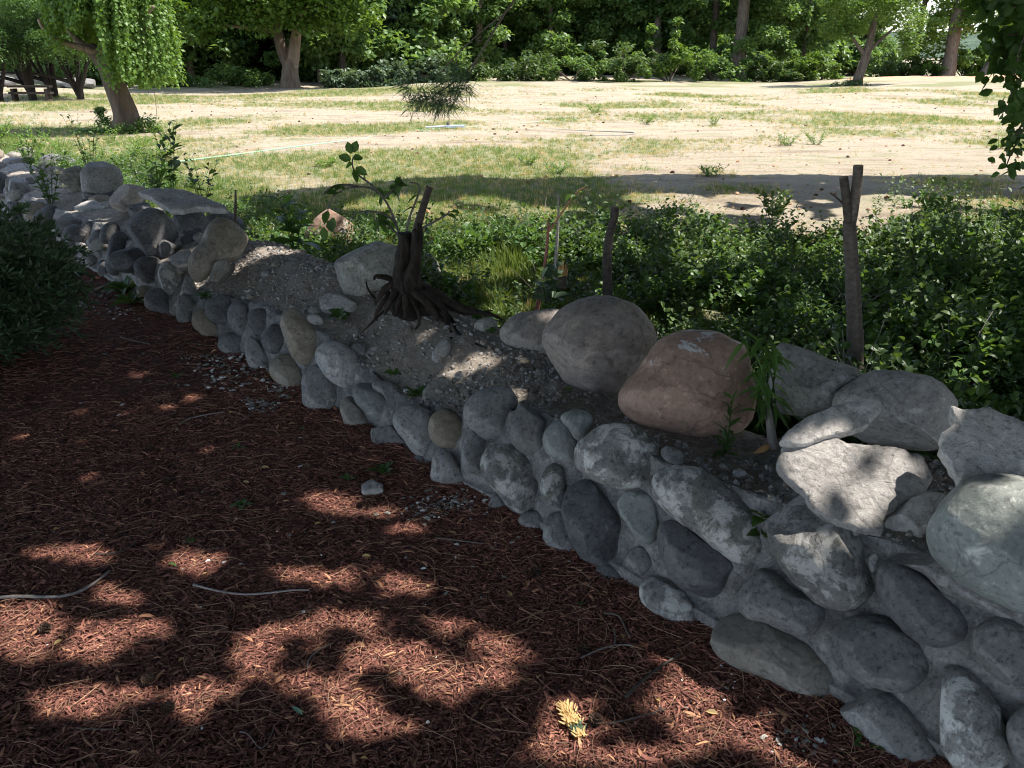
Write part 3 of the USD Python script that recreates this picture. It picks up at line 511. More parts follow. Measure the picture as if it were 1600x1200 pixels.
# ------------------------------------------------------------- loose boulders and slabs lying on the wall
def rest(poly, back=.5, lift=0):                 # where a stone whose lowest seen point touches the wall has its middle
    b = poly[np.argmax(poly[:, 1])]; H_ = hit(*b); c = poly.mean(0); rc = ray(*c)
    dep = (H_ - C0) @ CD; R = np.ptp(poly[:, 0]) / 2 / FPX * dep
    return C0 + rc * (dep + back * R) , R
UPT = unit([-.25, -.45, .85])
LOOSE = [
 ('boulder', 'large smooth reddish brown granite boulder with pale grey patches on top', 'boulder', 'pink_granite', 'L', '685,730 720,640 800,560 860,450 920,400 1010,370 1120,370 1230,400 1330,460 1355,560 1385,660 1370,780 1310,880 1180,920 1000,910 850,870 740,810', dict(amp=.05, freq=1.3, e=.88, kd=.85)),
 ('boulder', 'large grey pear shaped boulder just left of the reddish brown boulder', 'boulder', 'grey_granite', 'L', '305,420 340,340 420,260 530,215 650,205 760,230 840,300 880,390 850,500 760,600 700,680 600,710 500,690 430,630 370,540 320,470', dict(amp=.09, freq=1.2, kd=.8)),
 ('boulder', 'smaller pale grey boulder tucked behind the left side of the pear shaped boulder', 'boulder', 'grey_granite', 'L', '105,430 120,340 200,290 330,265 420,270 470,340 440,480 350,520 270,515 180,470', dict(amp=.06, back=.75)),
 ('rock', 'rough grey rock with a flaky layered top right of the drooping narrow leaved weed', 'rock', 'lichen_rock', 'K', '320,230 340,130 480,120 560,140 640,190 760,220 850,240 760,300 690,350 640,440 520,465 400,470 330,380', dict(amp=.12, freq=2.2, cuts=4, e=.7, face=.64, smooth=30)),
 ('boulder', 'broad grey boulder with a broken hollow face behind the pale slabs at the right end', 'boulder', 'concrete', 'K', '650,440 660,370 740,310 860,260 980,250 1120,280 1220,350 1265,420 1230,520 1180,640 1100,690 950,680 780,610 690,540', dict(amp=.09, freq=1.5, cuts=3, face=.66, smooth=35)),
 ('boulder', 'large smooth greenish grey boulder at the right edge of the photo', 'boulder', 'green_stone', 'J', '880,640 950,480 1040,340 1140,255 1280,205 1480,200 1650,220 1900,420 1960,800 1850,1150 1650,1220 1500,1180 1300,1100 1050,930 930,780', dict(amp=.06, freq=1.2, back=.35, e=.85, kd=.7, face=.1)),
 ('rock', 'rough grey chunk wedged between the large pale slab and the greenish boulder', 'rock', 'concrete', 'J', '570,580 640,480 760,370 900,320 1010,350 980,470 920,570 820,690 720,700 620,650', dict(amp=.12, freq=2.2, cuts=4, face=.2, smooth=30)),
 ('boulder', 'weathered grey boulder behind the dead tree stump and its roots', 'boulder', 'lichen_rock', 'F', '895,400 960,340 1100,300 1220,320 1330,360 1400,480 1380,600 1250,640 1110,640 1060,690 960,660 920,560', dict(amp=.08, freq=1.6, cuts=2, back=.7)),
 ('boulder', 'greenish tan boulder peeking out right of the dead tree stump', 'boulder', 'lichen_rock', 'F', '1380,430 1430,375 1490,390 1540,450 1560,530 1540,600 1440,620 1370,540', dict(amp=.06, back=1.4)),
 ('boulder', 'upright pinkish boulder with a white patch in the weeds beyond the gravel mound', 'boulder', 'tan_granite', 'F', '705,270 750,190 830,120 930,95 990,150 1010,240 1020,320 980,390 880,415 770,390 720,330', dict(amp=.06, back=1.0, smooth=40, cuts=2)),
 ('boulder', 'lumpy dark grey boulder on the wall just below the long flat slab', 'boulder', 'dark_stone', 'G', '215,350 260,260 340,190 440,150 540,165 640,240 710,310 740,400 690,480 600,560 540,620 460,640 360,600 270,540 230,460', dict(amp=.09, freq=1.5, cuts=2, face=.16)),
 ('boulder', 'tall tan and grey boulder leaning at the left end of the gravel mound', 'boulder', 'brown_stone', 'G', '820,690 870,570 950,470 1000,340 1060,270 1150,240 1250,280 1340,360 1410,430 1380,520 1290,640 1180,700 1080,760 1030,800 930,890 860,840', dict(amp=.07, freq=1.4, cuts=1, face=.18)),
 ('rock', 'broken angular tan rock leaning at the foot of the tall tan boulder', 'rock', 'brown_stone', 'G', '1040,780 1090,640 1130,585 1230,640 1300,710 1260,770 1210,830 1140,895 1010,890', dict(amp=.1, cuts=7, e=.6, face=.14, smooth=20, sm=.7)),
 ('rock', 'dark shaded rock under the right end of the long flat slab', 'rock', 'dark_stone', 'G', '1000,230 1080,160 1200,170 1300,230 1400,330 1440,410 1340,430 1200,380 1040,340', dict(amp=.1, cuts=3, back=.6, smooth=30)),
 ('rock', 'small squarish grey rock under the lumpy dark boulder', 'rock', 'fieldstone', 'G', '540,500 620,480 660,520 645,590 570,630 540,590', dict(amp=.08, cuts=6, e=.6, face=.12, smooth=20)),
 ('boulder', 'mauve grey boulder with a flat sloping top left of the long flat slab', 'boulder', 'grey_granite', 'I', '1140,620 1200,520 1290,455 1400,460 1550,510 1500,600 1400,700 1300,750 1220,780 1160,710', dict(amp=.08, cuts=5, e=.8, back=.5, smooth=30)),
 ('boulder', 'big block shaped grey boulder with a broken sunlit top near the left end', 'boulder', 'fieldstone', 'I', '840,450 850,300 920,230 985,185 1100,220 1230,280 1270,350 1285,440 1200,560 1100,640 1000,660 920,640 870,570', dict(amp=.08, cuts=6, e=.75, back=.5, smooth=25)),
 ('boulder', 'pale rounded boulder touching the left side of the block shaped boulder', 'boulder', 'lichen_rock', 'I', '605,380 650,310 760,265 860,255 890,380 860,500 780,560 680,500', dict(amp=.08, cuts=2, back=.6)),
 ('boulder', 'long low dark grey boulder behind the pale rounded boulder in the sunny weeds', 'boulder', 'dark_stone', 'I', '400,230 470,150 600,140 740,180 835,240 800,320 660,340 520,320', dict(amp=.07, cuts=2, back=.8)),
 ('rock', 'brownish rock topmost in the small heap at the far left end of the wall', 'rock', 'brown_stone', 'I', '120,140 180,90 260,65 340,80 370,140 310,195 200,195', dict(amp=.1, cuts=4, back=.6, smooth=25)),
 ('rock', 'pale rock below the brownish one in the small heap at the far left', 'rock', 'pale_stone', 'I', '10,220 80,175 200,170 260,220 190,270 60,270', dict(amp=.1, cuts=5, e=.7, back=.4, smooth=25)),
 ('rock', 'grey rock at the very left edge of the photo on the wall top', 'rock', 'fieldstone', 'I', '-60,260 0,215 80,250 110,300 50,320 -50,310', dict(amp=.1, cuts=4, back=.4, smooth=25)),
 ('rock', 'small grey rock behind the mauve grey boulder beside the block shaped one', 'rock', 'fieldstone', 'I', '1270,380 1330,335 1400,390 1500,410 1490,460 1380,470 1280,440', dict(amp=.1, cuts=4, back=.8, smooth=25)),
 ('rock', 'bright pale rock in the grass behind the small grey rock', 'rock', 'pale_stone', 'I', '1390,355 1470,310 1560,320 1620,360 1600,410 1500,420 1420,395', dict(amp=.1, cuts=4, back=1.2, smooth=25)),
 ('rock', 'thin wedge of pale rock leaning on the left of the mauve grey boulder', 'rock', 'pale_stone', 'I', '1030,570 1100,530 1210,510 1190,580 1080,625', dict(amp=.08, cuts=4, e=.6, back=.3, smooth=25)),
 ('rock', 'upright grey rock with green moss in front of the gravel slope', 'rock', 'lichen_rock', 'D', '835,700 880,590 960,540 1030,560 1010,640 930,710 850,750', dict(amp=.1, cuts=4, e=.8, face=.2, smooth=25)),
 ('rock', 'narrow upright pale grey rock below the stump roots', 'rock', 'pale_stone', 'D', '900,410 950,330 1010,320 1020,370 970,450 910,475', dict(amp=.08, cuts=5, e=.7, back=.2, smooth=25)),
 ('rock', 'rounded tan rock between the stump roots and the smaller pale boulder', 'rock', 'lichen_rock', 'D', '1160,230 1210,190 1290,190 1310,230 1270,280 1180,280', dict(amp=.1, cuts=2, back=.4)),
 ('rock', 'small pale broken rock on the gravel left of the green leaf cluster', 'rock', 'pale_stone', 'D', '110,180 160,160 210,190 225,240 180,240 120,210', dict(amp=.1, cuts=6, e=.7, back=.3, smooth=20)),
 ('rock', 'small tan rock on the gravel above the small pale broken rock', 'rock', 'lichen_rock', 'D', '120,140 150,112 200,115 205,150 150,162', dict(amp=.1, cuts=3, back=.3, smooth=25)),
 ('rock', 'small round grey rock touching the left end of the tilted pale slab', 'rock', 'fieldstone', 'D', '392,370 420,342 470,345 492,380 450,435 410,420', dict(amp=.1, cuts=2, back=.2)),
 ('rock', 'little flat grey rock on the gravel below the pear shaped boulder', 'rock', 'fieldstone', 'D', '1040,540 1080,520 1115,535 1105,575 1060,580', dict(amp=.1, cuts=3, back=.3, smooth=25)),
 ('rock', 'little grey rock alone on the gravel mound near its left end', 'rock', 'fieldstone', 'F', '430,510 455,485 495,490 500,525 460,540', dict(amp=.1, cuts=4, back=.3, smooth=25)),
 ('rock', 'flat oval grey rock set in the gravel below the reddish brown boulder', 'rock', 'fieldstone', 'C', '530,260 570,225 630,245 680,300 660,350 600,335 545,300', dict(amp=.08, e=.7, back=.1, kd=.4)),
 ('rock', 'small bright grey stone in the gravel near the large pale slab', 'rock', 'pale_stone', 'C', '975,400 1000,368 1060,370 1078,405 1050,432 1000,425', dict(amp=.1, cuts=5, back=.2, smooth=20)),
 ('rock', 'square grey broken block lying alone on the red mulch', 'rock', 'pale_stone', 'P', '564,752 580,749 598,756 600,772 580,777 565,772', dict(amp=.08, cuts=6, e=.55, back=.3, smooth=20, sm=.6)),
 ('rock', 'grey rock in the shadow under the lip of the long flat slab', 'rock', 'fieldstone', 'G', '865,430 900,390 960,395 985,440 940,475 880,470', dict(amp=.1, cuts=4, back=.3, smooth=25)),
 ('rock', 'dark rough rock deep in the shaded gap beneath the long flat slab', 'rock', 'dark_stone', 'G', '660,200 800,190 1010,190 1060,300 1010,400 880,430 760,400 690,300', dict(amp=.12, cuts=4, face=.5, smooth=30)),
 ('rock', 'tiny white rock in the dark gap under the long flat slab', 'rock', 'white_chip', 'G', '960,295 985,258 1005,285 1000,330 975,325', dict(amp=.1, cuts=4, back=.2, smooth=25)),
 ('rock', 'mortar encrusted rock under the greenish boulder at the right edge', 'rock', 'mortar', 'J', '610,690 700,640 860,640 960,740 1100,900 1300,1050 1560,1180 1560,1300 1400,1270 1200,1200 1060,1130 920,980 800,880 620,830', dict(amp=.1, cuts=3, e=.8, face=.07, kd=.5)),
 ('rock', 'crumbly pinkish mortar lump in the gap under the large pale slab', 'rock', 'concrete', 'J', '470,790 510,770 545,800 540,900 500,930 468,890', dict(amp=.14, cuts=3, face=.1, smooth=25)),
]
LOC = {}
for k, (nm, lab, cat, m, fr, pts, o) in enumerate(LOOSE):
    poly = px(fr, [float(v) for p_ in pts.split() for v in p_.split(',')]); o = dict(o)
    smooth = o.pop('smooth', True); kd = o.pop('kd', .75); fc = o.pop('face', None); back = o.pop('back', .5); o.setdefault('e', .92)
    R0 = np.ptp(poly[:, 0]) / 2
    if fc is None: P_, R = rest(poly, back)
    else:
        c = poly.mean(0); r = ray(*c); kk = (W0 + fc) / (r[:2] @ WN); P_ = C0 + r * kk; R = R0 / FPX * kk; P_ = P_ + unit(r) * R * .25
    far = R0 < 22
    v_, f_, R, d = stone(poly, P_, d=kd * min(R, np.ptp(poly[:, 1]) / np.ptp(poly[:, 0]) * R * 1.25), seed=300 + k, nt=32 if far else 84, nr=14 if far else 36, **o)
    PZ = v_[:, 2]; obj(nm, (v_, f_), m, smooth=smooth, label=lab, cat=cat); LOC[lab[:14]] = P_
    if k == 0: print('red boulder z', PZ.min(), PZ.max())
SLABS = [
 ('large pale flat broken slab catching sunlight, lowest of the slabs at the right', 'concrete', 'K', '370,700 385,640 420,608 520,620 640,590 700,620 820,640 900,640 1000,660 1100,700 1122,760 1140,820 1090,870 1010,890 920,970 890,1020 890,1080 800,1058 700,1030 600,990 530,940 500,870 420,810 372,760', .022, [-.04, -.50, .86], .17, .13),
 ('flat grey slab propped behind the large pale slab over a dark hollow', 'concrete', 'K', '370,620 400,570 500,500 640,440 800,400 850,408 885,450 820,540 720,575 600,600 500,640', .022, [.10, -.55, .78], .25, .12),
 ('pale flat slab tilted against the greenish boulder at the right edge', 'concrete', 'K', '1225,440 1290,462 1420,455 1560,510 1680,560 1720,700 1690,810 1560,800 1400,800 1270,828 1220,740 1170,660 1190,580 1250,530 1230,490', .03, [-.2, -.55, .78], .30, .14),
 ('long thin flat slab bridging a dark gap near the left end of the wall', 'pale_stone', 'G', '345,70 470,20 640,10 820,10 930,40 1060,78 1180,108 1212,140 1080,150 900,150 780,190 650,200 560,150 470,100', .03, [-.1, -.25, .96], .42, .33),
 ('tilted pale slab with gravel on it below the stump roots', 'concrete', 'D', '465,430 520,380 640,385 680,320 760,325 780,360 740,440 620,470 560,500 500,480', .022, [-.2, -.5, .84], .26, .04),
 ('pale flat slab fragment against the weathered grey boulder left of the stump', 'concrete', 'D', '200,80 260,45 350,60 440,110 400,150 290,155 210,140', .03, [-.2, -.5, .84], None, .03),
 ('thin slab lying on the wall top below the block shaped boulder', 'pale_stone', 'I', '770,710 860,720 960,740 1040,660 1140,630 1110,720 1000,755 880,760', .02, [-.1, -.45, .88], None, .03),
 ('flat brownish slab on the wall top under the small heap at the far left', 'pale_stone', 'I', '-40,320 60,275 250,255 380,280 400,320 250,335 100,350', .04, [-.1, -.3, .94], None, .04),
 ('pale sunlit slab fragment behind the pitted stone near the left end', 'concrete', 'G', '640,640 720,600 840,560 870,600 820,700 740,720 680,700', .02, [-.2, -.5, .84], .14, .05),
]
SLABP = {}
for k, (lab, m, fr, pts, th_, nrm, t_, lift) in enumerate(SLABS):
    poly = px(fr, [float(v) for p_ in pts.split() for v in p_.split(',')]); c = poly.mean(0)
    if t_ is None: P_ = hit(*c); P_ = P_ - unit(ray(*c)) * lift
    else:
        r = ray(*c); P_ = C0 + r * (W0 + t_) / (r[:2] @ WN)
    SLABP[k] = (P_, unit(nrm))
    v_, f_, R, d = stone(poly, P_, N=nrm, d=th_, e=.42, amp=.025, freq=3.5, seed=500 + k, nt=180, nr=34, sm=.55, grit=.05, edge=.05, mid=.012)
    obj('slab', (v_, f_), m, smooth=40, label=lab, cat='slab')
# ------------------------------------------------------------- dead stump with roots, cut stakes, stems
SY = hit(655, 500)[1]
def ap(u, v, dy=0.0): return at(u, v, SY + dy)
stump = thing('tree_stump', 'dead dark tree stump with exposed twisting roots on the gravel mound', 'tree stump')
W1 = lambda w: .86 * w / FPX * math.hypot(SY, .6)
obj('trunk', tube([ap(634, 455, .06), ap(630, 420, .05), ap(632, 390, .05), ap(633, 364, .05)], [W1(25), W1(16), W1(13), W1(12)], 34, 26, .38, 1, 40), 'dark_root', stump)
obj('trunk', tube([ap(640, 452, .03), ap(648, 410, .02), ap(653, 372, .02), ap(651, 356, .02)], [W1(20), W1(11), W1(10), W1(8)], 30, 22, .38, 2, 40), 'dark_root', stump)
br = obj('branch', tube([ap(648, 375, .05), ap(655, 345, .07), ap(664, 315, .09), ap(672, 291, .1)], [W1(8.5), W1(7.5), W1(6.5), W1(6.3)], 20, 14, .2, 3, 40), 'stake_bark', stump)
obj('cut_end', tube([ap(671.6, 292, .1), ap(672.1, 290.2, .101)], W1(6.2), 2, 14), 'cut_wood', str(br.GetPath()))
roots = [([(618, 440), (604, 434), (590, 432), (585, 437)], 10, 4, .06), ([(622, 445), (606, 448), (594, 462), (586, 474)], 12, 4, .0), ([(626, 450), (614, 462), (606, 478), (600, 492)], 11, 4, -.04),
         ([(632, 455), (624, 470), (620, 484), (616, 494)], 9, 4, -.06), ([(636, 456), (632, 472), (633, 486), (631, 498)], 9, 4, -.08), ([(645, 455), (660, 468), (678, 486), (682, 502)], 12, 5, -.07),
         ([(650, 452), (672, 464), (692, 482), (700, 510), (706, 530)], 13, 5, -.05), ([(655, 448), (685, 462), (710, 476), (735, 486), (760, 490), (785, 500)], 17, 4, .02), ([(645, 456), (664, 474), (690, 500), (705, 520)], 15, 6, -.03),
         ([(652, 456), (685, 478), (708, 505), (716, 522), (748, 540), (786, 546)], 9, 2.5, -.04), ([(590, 470), (577, 455), (572, 440)], 4, 2, -.02), ([(600, 486), (585, 500), (565, 520)], 4, 2, -.05), ([(640, 460), (650, 480), (655, 500), (648, 515)], 6, 3, -.08), ([(605, 455), (600, 470), (588, 490), (590, 500)], 7, 3, -.02), ([(690, 470), (715, 488), (735, 490), (770, 485)], 7, 2, .05)]
for k, (p_, a, b, dy) in enumerate(roots):
    n = len(p_); P_ = []
    for i, (u, v) in enumerate(p_):
        H_ = hit(u, v); y_ = SY + dy + .05 * (1 - i / n)
        P_.append(at(u, v, min(y_, H_[1]) if i > 0 else y_ + .03))
    obj('root', tube(P_, [W1(a * .62), W1((a + b) * .36), W1(b * .55)], 30, 10, .5, 20 + k, 45), 'dark_root', stump)
obj('root_crown', tube([ap(641, 478, .07), ap(641, 462, .05), ap(640, 445, .04), ap(640, 425, .05)], [W1(46), W1(34), W1(24), W1(14)], 22, 30, .6, 7, 26), 'dark_root', stump)

def stake(label, trunk, arms, y, lean=0.0, cat='stake', name='cut_stake', m='stake_bark', sides=14):
    t = thing(name, label, cat)
    (p_, w), k = trunk, y / FPX * 1.06
    obj('trunk', tube([at(u, v, y + lean * i) for i, (u, v) in enumerate(p_)], [w[0] * k / 2, w[1] * k / 2], 24, sides, .12, 5, 30), m, t)
    for p2, w2 in arms:
        b_ = obj('arm', tube([at(u, v, y) for u, v in p2], [w2[0] * k / 2, w2[1] * k / 2], 16, sides, .10, 8, 30), m, t)
        e = np.array(p2[-1], float); g = unit(np.array(p2[-1], float) - np.array(p2[-2], float))
        obj('cut_end', tube([at(*(e - g * .5), y), at(*(e + g * .8), y)], w2[1] * k / 2 * .95, 2, sides), 'cut_wood', str(b_.GetPath()))
    return t
stake('tall forked grey stake cut off at two tips, standing in the weeds behind the slabs', ([(1338, 610), (1336, 540), (1334, 470), (1330, 400), (1327, 345)], (26, 19)), [([(1327, 350), (1323, 315), (1318, 277)], (15, 12)), ([(1329, 352), (1336, 310), (1341, 259)], (15, 14)), ([(1322, 325), (1314, 315), (1297, 301)], (4, 2))], 3.75)
stake('crooked dark stake cut off at its top behind the pear shaped boulder', ([(950, 500), (949, 440), (950, 385), (957, 350), (961, 325)], (16, 11)), [([(959, 338), (961, 323)], (11, 11))], 5.0)
stake('thin reddish brown dead stem leaning in the weeds left of the crooked stake', ([(838, 490), (847, 440), (853, 400), (857, 347)], (7, 4)), [], 4.7, cat='dead stem', name='dead_stem', m='chip_red', sides=8)
stake('thin pale brown dead stem beside the small splintered stump', ([(868, 445), (869, 400), (872, 350), (872, 303)], (6, 2.5)), [], 5.0, cat='dead stem', name='dead_stem', m='grey_stem', sides=8)
stake('slim black dead shoot standing in the weeds above the long flat slab', ([(367, 345), (368, 320), (368, 297)], (5, 3)), [], 6.2, cat='dead stem', name='dead_stem', m='bark', sides=8)
ys_ = 5.05
sp = thing('splintered_stump', 'small broken stump with torn orange wood amid the weeds left of the crooked stake', 'stump')
obj('trunk', tube([at(878, 450, ys_), at(879, 430, ys_)], .03, 6, 10, .1, 2), 'bark', sp)
for k, (u, v) in enumerate([(874, 412), (880, 408), (885, 413), (878, 416), (887, 420)]):
    obj('splinter', tube([at(879 + (k - 2) * 2, 432, ys_), at(u, v, ys_ + .01 * k)], [.016, .005], 6, 5, .3, k), 'fresh_wood', sp)
cs = thing('climbing_shoot', 'slender arching reddish shoot with a few curled leaves left of the crooked stake', 'shoot')
obj('stem', tube([at(858, 362, 4.8), at(876, 335, 4.8), at(890, 315, 4.8), at(905, 298, 4.8), at(922, 291, 4.8)], [.006, .003], 20, 6), 'chip_tan', cs)
rng = np.random.default_rng(5)
for (u, v) in [(900, 305), (903, 300), (920, 294), (922, 300), (875, 345), (894, 303)]:
    obj('leaf', blades(at(u, v, 4.8)[None], rng.normal(size=(1, 3)), np.array([[0, -.5, 1.]]), .05, .035, .3), 'leaf_bright', cs)

# ------------------------------------------------------------- weeds and shrubs one can tell apart
def stems_plant(rng, n, h, spread, nl, ll, lw, prof='leaf', stem_r=.003, droop=.25, lean=.25, start=.15):
    V, S_ = [], []
    for i in range(n):
        a = rng.random() * 6.28; l = lean * rng.uniform(.3, 1.3); hh = h * rng.uniform(.65, 1.1); b = np.array([math.cos(a), math.sin(a), 0])
        p = np.stack([b * spread * .3 * rng.random(), b * (spread * .3 + l * hh * .35) + [0, 0, hh * .55], b * (spread * .3 + l * hh) + [0, 0, hh]])
        S_.append(tube(p, [stem_r, stem_r * .5], 8, 5, cap=False))
        k = max(2, int(nl * rng.uniform(.7, 1.2))); f = np.linspace(start, 1, k); Q = spline(p, 40)[(f * 39).astype(int)]
        az = np.arange(k) * 2.4 + rng.random() * 6.28; d = np.stack([np.cos(az), np.sin(az), .35 + .6 * f + 0 * az], 1)
        V.append(blades(Q, d + rng.normal(size=(k, 3)) * .2, np.tile([0, 0, 1.], (k, 1)) + rng.normal(size=(k, 3)) * .25, ll * rng.uniform(.6, 1.2, k) * (1.1 - .45 * f), lw * rng.uniform(.7, 1.15, k) * (1.1 - .45 * f), droop, prof))
    return join(V), join(S_)
def tuft(rng, n, h, w, spread=.05, lean=.5):
    a = rng.random(n) * 6.28; b = np.stack([np.cos(a), np.sin(a), 0 * a], 1); l = rng.random(n) * lean
    return blades(b * spread * rng.random((n, 1)), b * l[:, None] + [0, 0, 1.], np.cross(b, [0, 0, 1.]) * .3 + b, h * rng.uniform(.5, 1.15, n), w * rng.uniform(.7, 1.2, n), l * .8, 'grass', .05)
def weed(label, P_, rng, n, h, spread, nl, ll, lw, m='leaf_weed', name='weed', cat='weed', **kw):
    t = thing(name, label, cat, P_); L_, S_ = stems_plant(rng, n, h, spread, nl, ll, lw, **kw)
    obj('leaves', L_, m, t); obj('stem', S_, 'leaf_shrub', t); return t
R_ = lambda k: np.random.default_rng(900 + k)
weed('single upright weed with pointed leaves in front of the reddish brown boulder', hit(1135, 708), R_(1), 1, .24, .01, 16, .085, .022, prof='lance', lean=.05, droop=.2)
weed('low leafy weed at the foot of the upright weed by the reddish brown boulder', hit(1128, 712), R_(2), 4, .08, .05, 6, .06, .02, prof='lance')
# the drooping narrow leaved weed
dw = thing('drooping_weed', 'drooping narrow leaved weed hanging between the reddish brown boulder and the flaky rock', 'weed')
rng = R_(3); y0 = hit(1200, 690)[1] - .07; SL, LL = [], []
for k in range(6):
    a = [(1205 + rng.normal() * 5, 690 - k * 4), (1200 + rng.normal() * 8, 620), (1195 + rng.normal() * 12, 560 + rng.normal() * 10), (1188 + rng.normal() * 22, 545 + rng.normal() * 25)]
    p = np.array([at(u, v, y0 - .02 * i + .03 * rng.random()) for i, (u, v) in enumerate(a)]); SL.append(tube(p, [.003, .0015], 12, 5, cap=False))
    Q = spline(p, 30)[6::2]; n = len(Q); az = rng.random(n) * 6.28
    LL.append(blades(Q, np.stack([np.cos(az) * .7, np.sin(az) * .7 - .25, -.55 + .8 * rng.random(n)], 1), np.tile([0, -.6, 1.], (n, 1)), rng.uniform(.05, .095, n), rng.uniform(.012, .018, n), .55, 'lance'))
obj('leaves', join(LL), 'leaf_weed', dw); obj('stem', join(SL), 'leaf_shrub', dw)
obj('old_stem', tube([at(1208, 700, y0 - .01), at(1203, 660, y0), at(1198, 630, y0 + .02), at(1190, 595, y0 + .04)], [.016, .012, .008], 18, 10, .2, 4), 'grey_stem', dw)
sl = hit(1192, 706)
obj('wood_sliver', tube([hit(1176, 711) + [0, -.01, .012], sl + [0, -.01, .016], hit(1208, 697) + [0, -.01, .02]], [.003, .012, .006], 14, 6, .3, 2), 'fresh_wood', label='torn orange sliver of wood on the gravel under the drooping weed', cat='wood sliver')
# rosette weeds
def rosette(label, P_, rng, n, L, W, prof='lance', m='leaf_weed', up=.6, droop=.5):
    t = thing('weed', label, 'weed', P_); a = np.arange(n) * 2.4 + rng.random(); d = np.stack([np.cos(a), np.sin(a), up + rng.random(n) * .8], 1)
    v, f = blades(np.zeros((n, 3)) + d * .005, d, np.tile([0, 0, 1.], (n, 1)) + rng.normal(size=(n, 3)) * .2, L * rng.uniform(.6, 1.1, n), W * rng.uniform(.7, 1.1, n), droop, prof)
    for i in range(n):
        obj('leaf', (v[i * 12:(i + 1) * 12], f[:12]), m, t)
rosette('big lush dandelion like weed growing at the foot of the wall on the left', onz(196, 458, .02), R_(4), 14, .34, .075)
rosette('second tuft of toothed green leaves lower at the wall foot beside the lush weed', onz(205, 476, .02), R_(5), 9, .24, .06)
rosette('bright green weed by the far left foot of the wall beside the juniper', onz(72, 405, .02), R_(6), 12, .24, .06, m='leaf_bright')
rosette('small cluster of broad green leaves on the gravel left of the stump roots', hit(530, 500), R_(7), 8, .12, .06, 'broad')
rosette('two notched green leaves sprouting from the wall beside the long crusted stone', hit(1196, 812), R_(8), 5, .075, .045, 'broad', up=.2)
rosette('small green leaf pair lower on the wall beside the long crusted stone', hit(1190, 838), R_(9), 3, .06, .035, 'broad', up=.2)
rosette('leafy green sprout at the foot of the wall near the bottom right corner', onz(1352, 1165, .02), R_(10), 12, .06, .035, 'broad')
rosette('dark leafy sprout in the gap between wall stones below the broken angular rock', hit(322, 468), R_(11), 8, .11, .05, 'broad')
rosette('green sprout in the mulch beside the square broken block', onz(600, 742, .02), R_(12), 10, .10, .03, up=.9)
rosette('little sprout in the mulch just left of the square broken block', onz(545, 752, .02), R_(13), 7, .06, .02)
rosette('small sprout in the red mulch left of the middle of the wall', onz(372, 704, .02), R_(14), 6, .055, .018, up=.8)
rosette('two leaved seedling flat on the mulch below the small sprout', onz(378, 790, .02), R_(15), 6, .05, .025, 'broad', up=.3)
rosette('tiny seedling in the mulch near the curved grey twig', onz(298, 849, .02), R_(16), 5, .025, .014, 'broad')
rosette('small seedling in the upper mulch near the pale gravel spill', onz(278, 592, .02), R_(17), 5, .06, .02, up=.9)
rosette('ferny green sprout between the upright mossy rock and the pale wall stones', hit(650, 622), R_(18), 14, .10, .035, up=.9)
rosette('tiny sprout under the tilted pale slab', hit(617, 587), R_(19), 5, .06, .03, 'broad')
rosette('tiny green sprout on the gravel beside the rounded tan rock', hit(768, 522), R_(20), 5, .05, .03, 'broad')
rosette('small sprout on the gravel in front of the pear shaped boulder', hit(886, 612), R_(21), 5, .03, .015, 'broad')
# plants growing on and behind the wall's left end
weed('leafy weed with small white flower heads growing out of the wall top at the left', hit(80, 318), R_(22), 12, .42, .16, 9, .10, .04, lean=.5)
for k, (u, v) in enumerate([(90, 269), (93, 272), (99, 293), (76, 258), (47, 246), (63, 256)]):
    H_ = at(u, v, hit(80, 318)[1] - .05); rng = R_(30 + k); n = 26
    obj('flower_head', blades(np.repeat(H_[None], n, 0), rng.normal(size=(n, 3)) * [1, 1, .15] + [0, 0, .25], np.tile([0, 0, 1.], (n, 1)), .04 * rng.uniform(.5, 1.2, n), .016, -.1), 'flower_white', label=['flat white flower head above the leafy weed, right of its middle', 'second white flower head close behind the first', 'lowest white flower head, beside the pale rounded boulder', 'white flower head near the long dark boulder', 'white flower head farthest left on the small rock heap', 'white flower head between the rock heap and the long dark boulder'][k], cat='flower head')
weed('leafy weed on the small rock heap at the far left', hit(45, 262), R_(23), 7, .3, .12, 8, .09, .035)
weed('tall bushy weed in the sunny grass behind the block shaped boulder', at(140, 262, 9.6), R_(24), 9, .5, .2, 11, .09, .04, m='leaf_shrub')
weed('tall weed with broad drooping leaves in front of the pale green hose', at(270, 292, 8.4), R_(25), 6, .55, .12, 8, .15, .065, 'leaf_shrub', prof='broad')
weed('arching bramble with dark leaves behind the long flat slab', at(318, 318, 7.4), R_(26), 6, .42, .2, 8, .10, .05, 'leaf_shrub')
weed('sunlit clump of bright leaves behind the wall left of the bramble', at(240, 305, 8.0), R_(27), 10, .3, .25, 9, .11, .05, 'leaf_bright')
weed('big leaved dock plant between the long flat slab and the pinkish boulder', at(462, 388, 5.6), R_(28), 6, .34, .1, 6, .22, .075, 'leaf_weed', prof='broad')
weed('broad leaved green plant below the splintered stump', at(862, 478, 4.5), R_(29), 6, .2, .14, 6, .12, .075, 'leaf_blue', prof='broad')
w0 = weed('lush sunlit yellow green weed growing beyond the left end of the wall', onz(30, 232, 0), R_(60), 9, .34, .2, 10, .10, .04, 'leaf_bright', lean=.5)
tag(w0, group='sunlit weeds beyond the left end of the wall'); rng = R_(61)
for k in range(34):
    u, v = rng.uniform(-10, 270), rng.uniform(208, 268); c = onz(u, v, 0)
    if st(c[0], c[1])[1] > 1.25: copy(w0, 'lush sunlit yellow green weed growing beyond the left end of the wall', c, rng.uniform(0, 360), rng.uniform(.5, 1.05))
